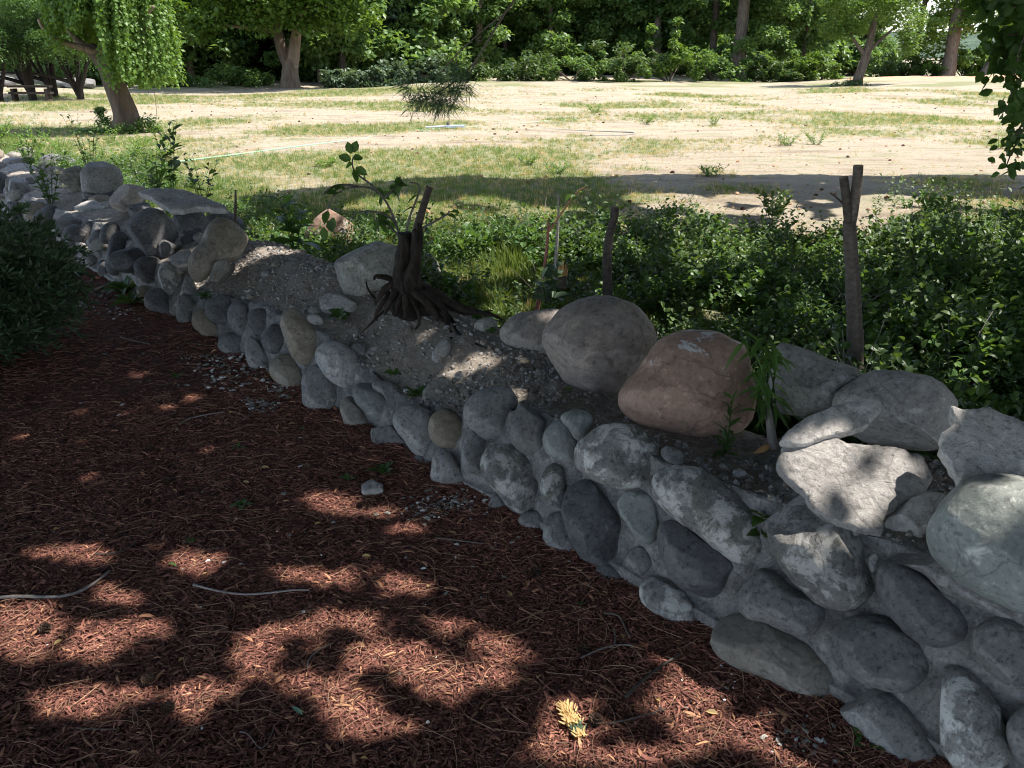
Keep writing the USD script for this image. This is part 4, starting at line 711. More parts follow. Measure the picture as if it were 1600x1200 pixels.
# leafy branch reaching over the pinkish boulder
lb = thing('sapling', 'thin leafy sapling arching above the pinkish boulder beside the stump', 'sapling'); rng = R_(40); yl = SY + .55; SL, LL = [], []
for p_ in [[(640, 440), (628, 380), (600, 310), (565, 292), (530, 300), (512, 330)], [(600, 310), (575, 285), (555, 268), (552, 245)], [(620, 350), (600, 335), (570, 330), (545, 345)], [(630, 380), (605, 350), (585, 345)], [(560, 292), (525, 290), (505, 305)], [(636, 400), (640, 340), (655, 300), (640, 285)], [(600, 310), (620, 290), (625, 275)], [(632, 370), (690, 340), (700, 330)]]:
    p = np.array([at(u, v, yl + .04 * i * (rng.random() - .5)) for i, (u, v) in enumerate(p_)]); SL.append(tube(p, [.007, .003], 20, 6, .1, 2))
    Q = spline(p, 30)[6:]; Q = Q[rng.random(len(Q)) < .27]; n = len(Q)
    LL.append(blades(Q, rdir(rng, n) * [1, 1, .6] + [0, 0, -.1], np.tile([0, -.4, 1.], (n, 1)) + rng.normal(size=(n, 3)) * .8, rng.uniform(.045, .08, n), rng.uniform(.03, .045, n), .2, 'broad'))
for u, v, d in [(549, 240, (-.25, 0, 1)), (553, 238, (.3, 0, 1)), (548, 250, (-.8, -.2, .4)), (556, 262, (.6, -.1, -.3)), (521, 340, (-.2, -.2, -1)), (505, 355, (.1, 0, -1)), (512, 345, (.5, -.3, -.8))]:
    LL.append(blades(at(u, v, yl)[None], np.array([d], float), np.array([[0, -1., .3]]), .065, .042, .1, 'broad'))
obj('stem', join(SL), 'twig_bark', lb); obj('leaves', join(LL), 'leaf_weed', lb)
for k, (u, v, y, h, w, lab) in enumerate([(1455, 400, 5.9, .55, .35, 'dark leafed shrub with sunlit round leaves left of the right edge'), (1530, 420, 5.4, .72, .4, 'taller round leaved shrub in the weeds nearest the right edge'), (1590, 420, 5.8, .62, .4, 'leafy shrub cut by the right edge above the weeds'),
        (1390, 420, 6.2, .35, .35, 'low shrub just right of the forked stake'), (1210, 330, 8.6, .3, .2, 'small round leaved seedling shrub alone on the shaded field edge'), (1085, 405, 6.2, .4, .3, 'broad leaved shrub midway between the two stakes'), (1010, 410, 5.9, .42, .3, 'leafy shrub right behind the crooked stake')]):
    weed(lab, onz(u, v, 0) * [1, 0, 0] * 0 + at(u, v, y) * [1, 1, 0], R_(50 + k), 14, h, w, 13, .075, .055, 'leaf_shrub', name='shrub', cat='shrub', prof='broad', lean=.5, droop=.1)

# the undergrowth as a mass
PR = []
for k in range(4): PR.append(('broad_weed', stems_plant(R_(70 + k), 6, [.3, .42, .24, .36][k], .12, 9, [.10, .085, .13, .07][k], [.065, .058, .08, .05][k], 'broad', lean=.45)[0], ['leaf_weed', 'leaf_shrub', 'leaf_weed', 'leaf_bright'][k], False))
PR.append(('lance_weed', stems_plant(R_(75), 7, .4, .1, 14, .09, .022, 'lance', lean=.4)[0], 'leaf_weed', False))
PR.append(('fine_weed', stems_plant(R_(76), 9, .28, .12, 16, .05, .022, 'leaf', lean=.5)[0], 'leaf_shrub', False))
PR.append(('bare_stem', stems_plant(R_(77), 5, .45, .15, 1, .03, .01, lean=.7, stem_r=.003)[1], 'twig_bark', False))
GRS = [('tuft', tuft(R_(80 + k), 46, [.3, .22, .16][k], .007, .07, .7), ['grass_green', 'grass_green', 'grass_dry'][k], False) for k in range(3)]
rng = np.random.default_rng(77); n = 30000
x_, y_ = rng.uniform(-9, 9, n), rng.uniform(1.2, 13, n); s_, t_ = st(x_, y_)
edge = 8.2 + .25 * np.clip(x_ - 1, 0, 6) + (fbm(np.stack([x_ * .7, y_ * .5, 0 * x_], 1), 3, 44) - .5) * 3
thin = np.clip((3.2 - t_) / .8, 0, 1)
dens = np.where(x_ < -1.9, thin, 1.0) * np.clip((edge - y_) / 1.6, 0, 1) ; dens = np.where(s_ > 3.8, np.maximum(dens, np.clip((2.6 - t_) / 1.0, 0, 1) * .8), dens)
ok = (t_ > np.where(s_ < 1.9, 1.17, .86)) & (rng.random(n) < dens) & (rng.random(n) < np.clip(1.9 - t_, 0, .8) + np.clip(.1 + 2.6 * (fbm(np.stack([x_ * 1.3, y_ * 1.3, 0 * x_], 1), 3, 45) - .33), .55, 1)) & (np.abs(x_) < y_ * .72 + 1.2)
x_, y_, t_ = x_[ok], y_[ok], t_[ok]; n = len(x_); u_ = rng.random(n)
zb = np.maximum(land_z(x_, y_), np.where(t_ < 1.14, core(*st(x_, y_)), -1)) - .01
sc_ = rng.uniform(.5, 1.0, n) * np.clip(.8 + .2 * (t_ - .9), .8, 1) * np.where(y_ > 7.5, .75, 1)
sc_ = sc_ * np.clip(.68 + 1.0 * (fbm(np.stack([x_ * .9, y_ * .9, 0 * x_], 1), 3, 47) - .22), .4, 1.3)
gr = fbm(np.stack([x_ * .8, y_ * .8, 0 * x_], 1), 3, 46) + np.where(x_ < .2, .12, -.04)
isg = gr + .30 * (u_ - .5) > np.where(t_ < 1.9, .72, .64)
q_ = quats(rng.random(n) * 6.28, rng.random(n) * .25, rng.random(n) * 6.28); P_ = np.stack([x_, y_, zb], 1); S3 = np.repeat(sc_[:, None], 3, 1)
a = ~isg
instancer('undergrowth', PR, P_[a], q_[a], S3[a], rng.choice(7, a.sum(), p=[.25, .22, .20, .12, .12, .03, .06]), kind='stuff', label='tangle of green weeds and low leafy growth filling the ground behind the wall', cat='undergrowth')
a = isg
P2, q2, S2 = [np.repeat(k[a], 2, 0) for k in (P_, q_, S3)]; P2[:, :2] += rng.normal(size=(len(P2), 2)) * .12
instancer('long_grass', GRS, P2, q2, S2 * [1.0, 1.0, .8], rng.choice(3, len(P2), p=[.45, .35, .2]), kind='stuff', label='long green grass with some dry blades among the weeds behind the wall', cat='grass')

# mown grass on the field
rng = np.random.default_rng(78); n = 150000
y_ = 5.5 + 36 * rng.random(n) ** 1.7; x_ = (rng.random(n) * 2 - 1) * (y_ * .68 + 1); g = greenness(x_, y_); s_, t_ = st(x_, y_)
ok = (t_ > 1.2) & (rng.random(n) < .06 + .8 * g); x_, y_, g = x_[ok], y_[ok], g[ok]; n = len(x_)
sc_ = rng.uniform(.5, 1.1, n) * (.42 + .45 * g) * np.clip(.8 + (y_ - 8) * .02, .8, 1.4)
FG = [('tuft', tuft(R_(90 + k), 16, .13, .008, .09, 1.0), ['grass_green', 'grass_dry', 'leaf_bright'][k], False) for k in range(3)]
pi_ = np.where(rng.random(n) < .12 + .75 * g, np.where(rng.random(n) < .2, 2, 0), 1)
instancer('mown_grass', FG, np.stack([x_, y_, land_z(x_, y_)], 1), quats(rng.random(n) * 6.28, rng.random(n) * .2, rng.random(n) * 6.28), np.repeat(sc_[:, None], 3, 1), pi_, kind='stuff', label='short patchy green and straw coloured grass on the sunny field', cat='grass')
FT = [(930, 178, .34, 'bright green weed tuft in the middle of the far field'), (1275, 226, .3, 'leafy plant standing alone on the sunny field right of centre'), (1228, 228, .26, 'paler leafy tuft just left of the lone leafy plant'), (1115, 196, .3, 'dark green tuft at the right end of the grassy streak in the field'), (1008, 194, .25, 'bright tuft at the left end of the grassy streak in the field'),
      (868, 272, .2, 'green grass tuft near the shade line below the middle of the field'), (1112, 276, .2, 'green grass tuft on the field above the two stakes'), (508, 262, .16, 'small green tuft on the field right of the arching leaf'), (1562, 232, .3, 'tuft on the sunny field close to the right edge'), (822, 258, .18, 'yellow green tuft on the field left of the shade line tuft'), (262, 213, .3, 'yellow green tuft right of the leaning tree')]
for k, (u, v, h, lab) in enumerate(FT):
    c = onz(u, v, 0); weed(lab, c, R_(100 + k), 14, h * .75, .3, 8, .12, .03, 'leaf_bright', name='grass_tuft', cat='tuft', prof='lance', lean=.7)

# ------------------------------------------------------------- things on the field: hose, rope, tool
obj('garden_hose', tube([onz(u, v, .02) for u, v in [(215, 262), (290, 251), (380, 240), (470, 228), (560, 217), (640, 205), (690, 201), (760, 197), (830, 191), (900, 186)]], .012, 80, 8), 'hose_green', label='long pale green hose lying across the sunny field', cat='hose')
obj('rope', tube([onz(u, v, .02) for u, v in [(640, 204), (720, 203), (800, 202), (880, 210), (960, 212), (992, 208), (960, 206), (880, 203), (770, 194)]], .016, 90, 6), 'grey_rope', label='dark rope lying on the field right of the grey tool', cat='rope')
tb = onz(709, 201, .02); tl = thing('grey_tool', 'small pale grey metal tool lying beside the hose on the field', 'tool', tb, rz=4)
box = lambda sx, sy, sz, c: (lambda m_: (m_.vertices + c, m_.faces))(trimesh.creation.box((sx, sy, sz)))
obj('blade', box(.42, .16, .05, (.03, 0, .05)), 'grey_metal', tl, False); obj('handle', tube([(-.62, 0, .03), (-.3, .02, .04), (-.1, 0, .06)], .025, 10, 8), 'grey_metal', tl); obj('knob', tube([(-.12, 0, .05), (-.12, 0, .14)], .035, 4, 10), 'stake_bark', tl)

# ------------------------------------------------------------- mulch chips, needles, stone chips, twigs and cones on the bed
def chip(seed, L, W, T_):
    r_ = np.random.default_rng(seed); n = 4; x = np.linspace(-L / 2, L / 2, n); w = W / 2 * np.array([r_.uniform(.3, .7), 1, r_.uniform(.8, 1), r_.uniform(.2, .6)]); z = T_ * r_.normal(size=n) * .8; y = W * .2 * r_.normal(size=n)
    V = np.array([(x[i], y[i] + sx * w[i], z[i] + sz * T_ / 2) for i in range(n) for sx, sz in ((-1, -1), (1, -1), (1, 1), (-1, 1))]); F = []
    for i in range(n - 1):
        for j in range(4): a, b = 4 * i + j, 4 * i + (j + 1) % 4; F += [(a, b, b + 4), (a, b + 4, a + 4)]
    e = 4 * (n - 1); F += [(0, 2, 1), (0, 3, 2), (e, e + 1, e + 2), (e, e + 2, e + 3)]
    return V, np.array(F)
CH = [('chip', chip(k, [.022, .028, .016, .042, .024, .013, .022][k], [.0045, .0032, .0055, .0026, .006, .0045, .0045][k], .0018), ['chip_red', 'chip_red', 'chip_red', 'chip_red', 'mulch_soil', 'mulch_soil', 'chip_tan'][k], False) for k in range(7)]
rng = np.random.default_rng(55)
def bed(n, near):
    r = near[0] + (near[1] - near[0]) * rng.random(n) ** near[2]; a = rng.uniform(-.66, .62, n); x, y = r * np.sin(a), r * np.cos(a); s, t = st(x, y); k = (t < .02) & (y > .9) & (s > -1.5); return x[k], y[k]
x1, y1 = bed(215000, (1.15, 4.2, .8)); x2, y2 = bed(90000, (4.0, 9.5, .8)); x_, y_ = np.concatenate([x1, x2]), np.concatenate([y1, y2]); n = len(x_)
sz = rng.uniform(.45, 1.15, n) * np.where(rng.random(n) < .09, rng.uniform(1.5, 2.2, n), 1) * np.where(y_ > 4, 1.3, .9)
til = np.abs(rng.normal(size=n)) * .18
instancer('wood_chips', CH, np.stack([x_, y_, mulch_z(x_, y_) + .006 + .006 * rng.random(n)], 1), quats(rng.random(n) * 6.28, til, rng.random(n) * 6.28), np.stack([sz, sz * rng.uniform(.6, 1.3, n), sz], 1), rng.choice(7, n, p=[.18, .18, .13, .14, .15, .16, .06]), kind='stuff', label='shredded red brown wood chips covering the bed in front of the wall', cat='mulch')
LI = [('litter_leaf', blades(np.array([[-.018, 0, 0]]), np.array([[1., .2 * k, .12]]), np.array([[0, .2, 1.]]), .036, .016, .2, 'leaf', .3), m_, False) for k, m_ in ((-1, 'sprig_tan'), (1, 'chip_tan'), (2, 'leaf_weed'))]
x_, y_ = bed(330, (1.1, 7, .8)); n = len(x_)
instancer('leaf_litter', LI, np.stack([x_, y_, mulch_z(x_, y_) + .016], 1), quats(rng.random(n) * 6.28, rng.random(n) * .5, rng.random(n) * 6.28), np.repeat(rng.uniform(.4, 1.1, (n, 1)), 3, 1), rng.choice(3, n, p=[.4, .52, .08]), kind='stuff', label='small fallen leaves and flakes strewn over the red mulch', cat='leaf litter')
x_, y_ = rng.uniform(-14, 22, 900), 9 + 26 * rng.random(900) ** 1.4; k = np.abs(x_) < y_ * .66; x_, y_ = x_[k], y_[k]; n = len(x_); sz = rng.uniform(.012, .035, n)
instancer('clods', [('clod', pebble(21, .6), 'mulch_soil', False), ('clod', pebble(22, .6), 'dirt', False)], np.stack([x_, y_, land_z(x_, y_) + sz * .3], 1), quats(rng.random(n) * 6.28, rng.random(n) * .3, rng.random(n) * 6.28), np.repeat(sz[:, None], 3, 1), rng.choice(2, n, p=[.4, .6]), kind='stuff', label='small clods and litter scattered over the dry field', cat='clods')
ND = [('needle', tube([(-.05, 0, 0), (-.02, .004 * k, .004), (.02, .005 * k, .005), (.05, -.003, .001)], .0007, 6, 3, cap=False), 'needle_tan', False) for k in (1, 2, -2)]
x_, y_ = bed(5200, (1.1, 6, .9)); n = len(x_)
instancer('dry_needles', ND, np.stack([x_, y_, mulch_z(x_, y_) + .014], 1), quats(rng.random(n) * 6.28, rng.random(n) * .15, rng.random(n) * 6.28), np.repeat(rng.uniform(.5, 1.1, (n, 1)), 3, 1), rng.choice(3, n), kind='stuff', label='thin tan dry pine needles scattered over the red mulch', cat='needles')
cl = []
for u, v, a, b, n in [(1240, 1170, 75, 35, 60), (1150, 1080, 70, 40, 22), (710, 790, 60, 20, 150), (660, 800, 70, 20, 60), (370, 595, 70, 26, 150), (330, 570, 45, 12, 70), (410, 640, 30, 12, 60), (440, 615, 25, 14, 50), (190, 490, 30, 10, 40), (130, 480, 30, 12, 50), (800, 870, 200, 100, 40), (500, 900, 480, 260, 45), (350, 620, 300, 90, 50), (240, 450, 90, 40, 40)]:
    for _ in range(n): cl.append((u + rng.normal() * a * .5, v + rng.normal() * b * .5))
cw = np.array([onz(u, v, .015) for u, v in cl]); s_, t_ = st(cw[:, 0], cw[:, 1]); cw = cw[t_ < .0]; n = len(cw); cw[:, 2] = mulch_z(cw[:, 0], cw[:, 1]) + .012
sz = (.0022 + .0055 * rng.random(n) ** 2.6) * np.clip(cw[:, 1] / 2.5, .85, 1.6)
instancer('stone_chips', [('stone_chip', pebble(7, .5), 'white_chip', False), ('stone_chip', pebble(8, .4), 'lichen_rock', False)], cw, quats(rng.random(n) * 6.28, rng.random(n) * .4, rng.random(n) * 6.28), np.stack([sz * rng.uniform(1, 1.8, n), sz, sz], 1), rng.choice(2, n, p=[.35, .65]), kind='stuff', label='small whitish stone chips strewn over the mulch along the wall', cat='stone chips')
def twig(label, pts, w, m='twig_bark'):
    P_ = [onz(u, v, .02) for u, v in pts]; P_ = [np.array([p[0], p[1], mulch_z(p[0], p[1]) + .016 + .004 * (i % 2)]) for i, p in enumerate(P_)]
    k = np.mean([np.linalg.norm(p - C0) for p in P_]) / FPX / 2
    obj('twig', tube(P_, [w * k * .6, w * k * .4], 26, 7, .25, len(pts), 40), m, label=label, cat='twig')
twig('smooth grey twig curving across the mulch at lower left', [(303, 917), (335, 927), (385, 932), (440, 931), (484, 928)], 6, 'grey_stem')
twig('pale grey twig from the left edge curving up over the mulch', [(-10, 943), (50, 941), (100, 938), (140, 925), (172, 898)], 8, 'grey_stem')
twig('thick dark stick half in sunlight on the mulch below the wall', [(977, 1091), (1000, 1072), (1025, 1053), (1062, 1030)], 9, 'stake_bark')
twig('thin straight twig just right of the dried conifer sprig', [(952, 1134), (985, 1128), (1040, 1111)], 4)
twig('forked grey twig in the shade below the wall foot', [(908, 1027), (935, 1018), (962, 1012), (990, 1019)], 5)
twig('short dark twig above the forked grey twig', [(944, 961), (968, 970), (976, 985), (985, 1004)], 6, 'stake_bark')
twig('upright thin twig joining the forked grey twig', [(958, 985), (961, 1000), (960, 1012)], 4)
twig('dark straight twig on the mulch near the white chips', [(680, 842), (715, 848), (757, 853)], 5, 'stake_bark')
twig('long thin twig lying in the middle of the shaded mulch', [(281, 667), (305, 658), (352, 650)], 4)
twig('curled thin twig right of the long thin twig', [(380, 662), (395, 655), (399, 640), (385, 634)], 3)
twig('short straight twig in the upper left mulch', [(190, 531), (205, 539), (236, 542)], 4)
twig('bent twig in the sun patch near the middle of the lower mulch', [(481, 1046), (490, 1028), (520, 1008)], 4)
twig('dark arching twig at the upper left of the sun patches', [(150, 873), (190, 868), (215, 850), (240, 828)], 4, 'stake_bark')
twig('thin twig at the bottom of the mulch left of centre', [(374, 1145), (395, 1160), (410, 1172), (430, 1135)], 3)
twig('slim twig at the bottom left of the mulch', [(120, 1140), (150, 1144), (184, 1144)], 3, 'stake_bark')
rng = np.random.default_rng(8)
for k, (u, v, lab) in enumerate([(913, 1018, 'small dark pine cone at the left end of the forked grey twig'), (235, 705, 'small dark pine cone in the shaded mulch at left'), (72, 990, 'small dark pine cone in the mulch near the left edge'), (232, 1068, 'small dark pine cone between the lower sun patches'), (264, 1112, 'small dark pine cone at the lower left below the sun patches'), (838, 898, 'small dark pine cone on the mulch left of the wall foot'), (480, 738, 'small dark pine cone near the two leaved seedling'), (930, 1130, 'small dark pine cone touching the dried conifer sprig'), (262, 755, 'small dark pine cone below the first cone in the shaded mulch')]):
    c = onz(u, v, .02); c[2] = mulch_z(c[0], c[1]) + .02; n = 60; i = np.arange(n); z = 1 - 2 * (i + .5) / n; a = i * 2.4; d = np.stack([np.sqrt(1 - z * z) * np.cos(a), np.sqrt(1 - z * z) * np.sin(a), z], 1) * [1, 1, .8]
    m_ = trimesh.creation.icosphere(1)
    obj('pine_cone', join([(m_.vertices * .010 + c, m_.faces), blades(c + d * .009, d + [0, 0, .5], d[:, [1, 2, 0]] + .1, .011, .011, 0, 'broad', .3)]), 'cone_scale', smooth=False, label=lab, cat='pine cone')
# dried conifer sprig
c = onz(895, 1130, .02); c[2] = mulch_z(c[0], c[1]) + .018; rng = R_(120); sg = thing('dried_sprig', 'dried tan conifer sprig with a grey green base lying in the sun on the mulch', 'sprig', c)
ax = unit(onz(878, 1102, .02) - onz(905, 1152, .02)); Lg = np.linalg.norm(onz(878, 1102, .02) - onz(905, 1152, .02)); sd = np.cross([0, 0, 1.], ax)
tt_ = rng.random(300) - .5; B_ = ax * (tt_ * Lg)[:, None] + sd * (rng.normal(size=300) * .010 * (1.1 - np.abs(tt_)))[:, None] + np.stack([0 * tt_, 0 * tt_, rng.random(300) * .014], 1)
D_ = ax + sd * rng.normal(size=(300, 1)) * .55 + [0, 0, .1]
obj('stem', tube([-ax * Lg / 2, ax * .1 * Lg, ax * Lg / 2], .0018, 8, 5), 'twig_bark', sg)
k = (tt_ > -.18) | (tt_ < -.38)
obj('needles', blades(B_[k], D_[k], np.tile([0, 0, 1.], (k.sum(), 1)) + rng.normal(size=(k.sum(), 3)) * .4, .018, .004, 0, 'needle'), 'sprig_tan', sg); obj('needles', blades(B_[~k], D_[~k], np.tile([0, 0, 1.], ((~k).sum(), 1)) + rng.normal(size=((~k).sum(), 3)) * .4, .016, .004, 0, 'needle'), 'leaf_blue', sg, label='grey green needles at the base')
for k, (u, v, m_, lab) in enumerate([(456, 1107, 'hose_green', 'pale green fallen leaf in the lower sun patches'), (466, 676, 'leaf_blue', 'pale green fallen leaf on the shaded mulch'), (216, 967, 'chip_tan', 'yellowish wood flake at the edge of a sun patch'), (665, 1130, 'white_chip', 'small white scrap on the lower mulch'), (472, 961, 'white_chip', 'small white scrap near the middle sun patches'), (380, 756, 'sprig_tan', 'pale tan fallen leaf on the shaded mulch')]):
    c = onz(u, v, .02); c[2] = mulch_z(c[0], c[1]) + .02; r_ = R_(130 + k)
    obj(['fallen_leaf', 'fallen_leaf', 'wood_flake', 'white_scrap', 'white_scrap', 'fallen_leaf'][k], blades(c[None], np.array([[1, r_.normal() * .4, .1]]), np.array([[0, -.2, 1.]]), [.045, .04, .05, .012, .014, .03][k], [.012, .014, .013, .01, .012, .014][k], .1), m_, label=lab, cat=['leaf', 'leaf', 'wood flake', 'scrap', 'scrap', 'leaf'][k])
# juniper on the left
jn = thing('juniper_bush', 'dense dark feathery juniper bush at the left edge beside the mulch', 'bush'); rng = R_(140)
JC = np.array([-3.02, 4.35, .40]); nsp = 1500
d = rdir(rng, nsp) * [1, 1, .8] + [0, 0, .12]; d = unit(d); base = JC + d * np.array([.62, .70, .42]) * (rng.random((nsp, 1)) ** .35) * (.82 + .36 * fbm(d * 2.2 + 9, 3, 4)[:, None])
base[:, 2] = np.maximum(base[:, 2], .05); V_ = []
axis = unit(d * [1, 1, .5] + [0, 0, .25] + rng.normal(size=(nsp, 3)) * .3); per = 22; f = np.linspace(0, 1, per)
B_ = (base[:, None] + axis[:, None] * (f * .16)[None, :, None]); B_[..., 2] -= .05 * f ** 2
D_ = axis[:, None] * .8 + rng.normal(size=(nsp, per, 3)) * .55 + [0, 0, .1]
obj('foliage', kites(B_.reshape(-1, 3), D_.reshape(-1, 3), rdir(rng, nsp * per), .05, .014), 'leaf_juniper', jn)
obj('trunk', join([tube([JC * [1, 1, 0] + [0, 0, -.02], JC * [1, 1, 0] + [dx * .3, dy * .3, .25], JC + [dx * .6, dy * .6, .2]], [.03, .012], 8, 6) for dx, dy in ((0, 0), (.5, .2), (-.5, .3), (.2, -.6), (-.3, -.5), (.6, -.3))]), 'bark', jn)
# ------------------------------------------------------------- trees of the field
TP = lambda u, v, y: at(u, v, y)
def base(u, y): p = at(u, 300, y); r = ray(u, 300); x = r[0] / r[1] * y; return np.array([x, y, float(land_z(np.array([x]), np.array([y]))[0]) - .05])
# leaning weeping tree on the left
yw = 19.3; kw_ = yw / FPX
wt = thing('weeping_tree', 'leaning weeping tree with a curtain of bright hanging leaves on the left of the field', 'tree'); rng = R_(200)
obj('trunk', tube([base(203, yw) - [0, 0, .1], TP(197, 180, yw), TP(184, 145, yw), TP(172, 112, yw), TP(155, 88, yw), TP(140, 75, yw)], [.33, .265, .225, .21, .18, .13], 40, 20, .14, 3, 3), 'pale_bark', wt)
LB = []
for p_ in [[(160, 92), (130, 75), (90, 62), (60, 30)], [(168, 100), (185, 70), (215, 35), (240, 10)], [(158, 92), (160, 50), (165, 0), (170, -60)], [(172, 105), (190, 90), (215, 60), (235, 40)], [(140, 78), (105, 40), (90, -20)]]:
    LB.append(tube([at(u, v, yw + (i * .25 if len(p_) % 2 else -i * .2)) for i, (u, v) in enumerate(p_)], [.09, .06, .03], 20, 10, .1, 2))
obj('limb', join(LB), 'pale_bark', wt)
top = at(152, -60, yw); VL, ST = [], []
for i in range(430):
    a = rng.random() * 6.28; r = 1.16 * rng.random() ** .5; cx = top[0] + .10 + r * math.cos(a) * 1.0; cy = yw + r * math.sin(a) * 1.0
    zt = top[2] + .75 - .42 * r ** 2 + rng.normal() * .12; right = cx - (top[0] + .1)
    zb = (.92 if right > .05 else 1.4) + rng.random() ** 2 * 1.0 + (.15 if cy < yw - .8 else 0) + max(0, -right - .3) * .35
    if abs(right + .3) < .36 and cy < yw + .1: zb = max(zb, 2.0 + rng.random() * .4)
    L = max(.3, zt - zb); n = int(L / .021); f = np.linspace(0, 1, n); Q = np.stack([cx + .12 * f * math.cos(a) + .03 * np.sin(f * 7 + a), cy + .12 * f * math.sin(a), zt - L * f], 1)
    VL.append(blades(Q + rng.normal(size=(n, 3)) * .035, rng.normal(size=(n, 3)) * [.7, .7, .3] - [0, 0, .75], np.tile([math.cos(a), math.sin(a), .35], (n, 1)) + rng.normal(size=(n, 3)) * .5, rng.uniform(.05, .095, n), rng.uniform(.04, .065, n), .1, 'broad', .08)[:2]) if False else VL.append(kites(Q + rng.normal(size=(n, 3)) * .024, rng.normal(size=(n, 3)) * [.7, .7, .3] - [0, 0, .75], np.tile([math.cos(a), math.sin(a), .35], (n, 1)) + rng.normal(size=(n, 3)) * .5, rng.uniform(.06, .11, n), rng.uniform(.05, .075, n)))
obj('leaves', join(VL), 'leaf_bright', wt)
for k, (u, v1, v2) in enumerate([(228, 118, 150), (240, 140, 195), (120, 70, 120)]):
    obj('bare_strand', tube([at(u, v1, yw - .2), at(u + 4, (v1 + v2) / 2, yw - .2), at(u + 3, v2, yw - .2)], .006, 10, 4), 'twig_bark', wt)
rng = R_(201)
t = thing('shrub', 'dark low shrub growing round the foot of the leaning weeping tree', 'shrub', base(205, yw)); C_ = np.array([[.45, -.1, .18], [.6, .1, .25], [.3, -.4, .12], [-.1, -.45, .1], [-.4, -.4, .1], [-.35, 0, .3], [.15, .4, .2], [-.6, -.5, .06], [.75, 0, .1], [-.45, .1, .5]])
obj('leaves', crown(rng, C_, [.26, .25, .22, .18, .18, .2, .2, .15, .15, .12], 260, .07, .045), 'leaf_wood', t)

def tree(name, label, u, y, path, radii, clumps, leaf, cn, cL, cW, bark='bark', forks=(), group=None, seed=0, sides=14, mesh=crown):
    """path, forks and clump centres are offsets in metres from the tree's foot"""
    rng = R_(seed); t = thing(name, label, 'tree', base(u, y), group)
    obj('trunk', tube(np.array(path, float), radii, 30, sides, .16, seed, 3), bark, t)
    for k, (p_, r_) in enumerate(forks): obj('limb', tube(np.array(p_, float), r_, 22, 9, .14, seed + k, 3), bark, t)
    c, r = clumps
    obj('crown', mesh(rng, c, r, cn, cL, cW), leaf, t); return t
def blob(rng, n, c, ext, shell=.55):
    d = rdir(rng, n); return np.array(c) + d * np.array(ext) * (shell + (1 - shell) * rng.random((n, 1)))
# maple with a forked pale trunk
rng = R_(210)
cl_ = np.vstack([blob(rng, 75, (.2, -1.2, 6.2), (5.8, 4.2, 3.4), .6), [[-3.2, -2, 3.1], [-2.4, -2.5, 3.5], [-4.2, -1.5, 3.3], [-3.6, -2.2, 2.7], [1.6, -2.3, 3.0], [2.4, -2.0, 3.3], [3.4, -1.8, 3.1], [4.3, -1.2, 3.4], [.9, -2.6, 3.5], [2.9, -2.6, 3.7], [-1.3, -2.4, 3.9], [-5, -1.4, 3.8], [.2, -2.8, 4.2], [1.9, -2.8, 4.3], [3.6, -2.2, 4.2], [-3, -2.6, 4.3], [-1.6, -2.8, 4.6]]])
cl_ = cl_[cl_[:, 2] > 2.6]
tree('maple_tree', 'spreading bright leaved tree with a stout forked reddish trunk across the field', 468, 46.5, [(0, 0, -.1), (.05, 0, .7), (.1, 0, 1.3), (.14, 0, 2.0)], [.58, .42, .38, .16], (cl_, rng.uniform(.7, 1.15, len(cl_))), 'leaf_maple', 300, .26, .2, 'pale_bark',
     [([(.12, 0, 1.0), (.45, 0, 2.3), (.75, .1, 3.3), (1.6, .2, 5)], [.34, .28, .2, .1]), ([(.08, 0, 1.0), (-.35, 0, 2.4), (-.5, 0, 3.4), (-1.2, 0, 5)], [.32, .27, .2, .1]), ([(-.45, -.2, 2.7), (-1.6, -.9, 2.9), (-2.8, -1.6, 3.0), (-3.8, -1.9, 3.3)], [.14, .1, .06, .03]), ([(.7, -.2, 3.0), (1.8, -1, 3.5), (3, -1.6, 3.6)], [.12, .08, .04])], seed=211)
# small lopsided tree at right
rng = R_(220)
cl_ = np.vstack([blob(rng, 46, (.2, 0, 4.4), (2.7, 2.2, 1.9), .5), [[1.9, -1, 2.3], [2.1, -.8, 1.9], [1.7, -1, 2.8], [2.3, -.5, 2.6], [-1.7, -.8, 2.7], [-2.2, -.3, 2.9], [-1.0, -1.0, 3.1], [1.4, -1.2, 3.2], [2.4, -.6, 3.3]]])
tree('field_tree', 'small lone tree with drooping yellow green foliage at the right of the far field', 1319, 50.5, [(-.1, 0, -.1), (-.05, 0, .6), (.15, 0, 1.4), (.35, .1, 2.6), (.5, .1, 4)], [.32, .26, .24, .18, .1], (cl_, rng.uniform(.5, .85, len(cl_))), 'leaf_maple', 280, .17, .10, 'bark', [([(.2, 0, 1.7), (.9, -.2, 2.5), (1.6, -.5, 3.2)], [.12, .08, .04]), ([(.1, 0, 1.6), (-.7, -.2, 2.4), (-1.5, -.3, 3.2)], [.12, .08, .04]), ([(.0, -.1, 1.1), (-.25, -.3, 1.3), (-.35, -.4, .8)], [.04, .03, .02])], seed=221)
rng = R_(222); t = thing('shrub', 'low green growth round the foot of the small lone tree', 'shrub', base(1319, 50.3)); obj('leaves', crown(rng, blob(rng, 9, (-.2, -.4, .1), (1.3, .6, .2)), .3, 120, .14, .06), 'leaf_shrub', t)
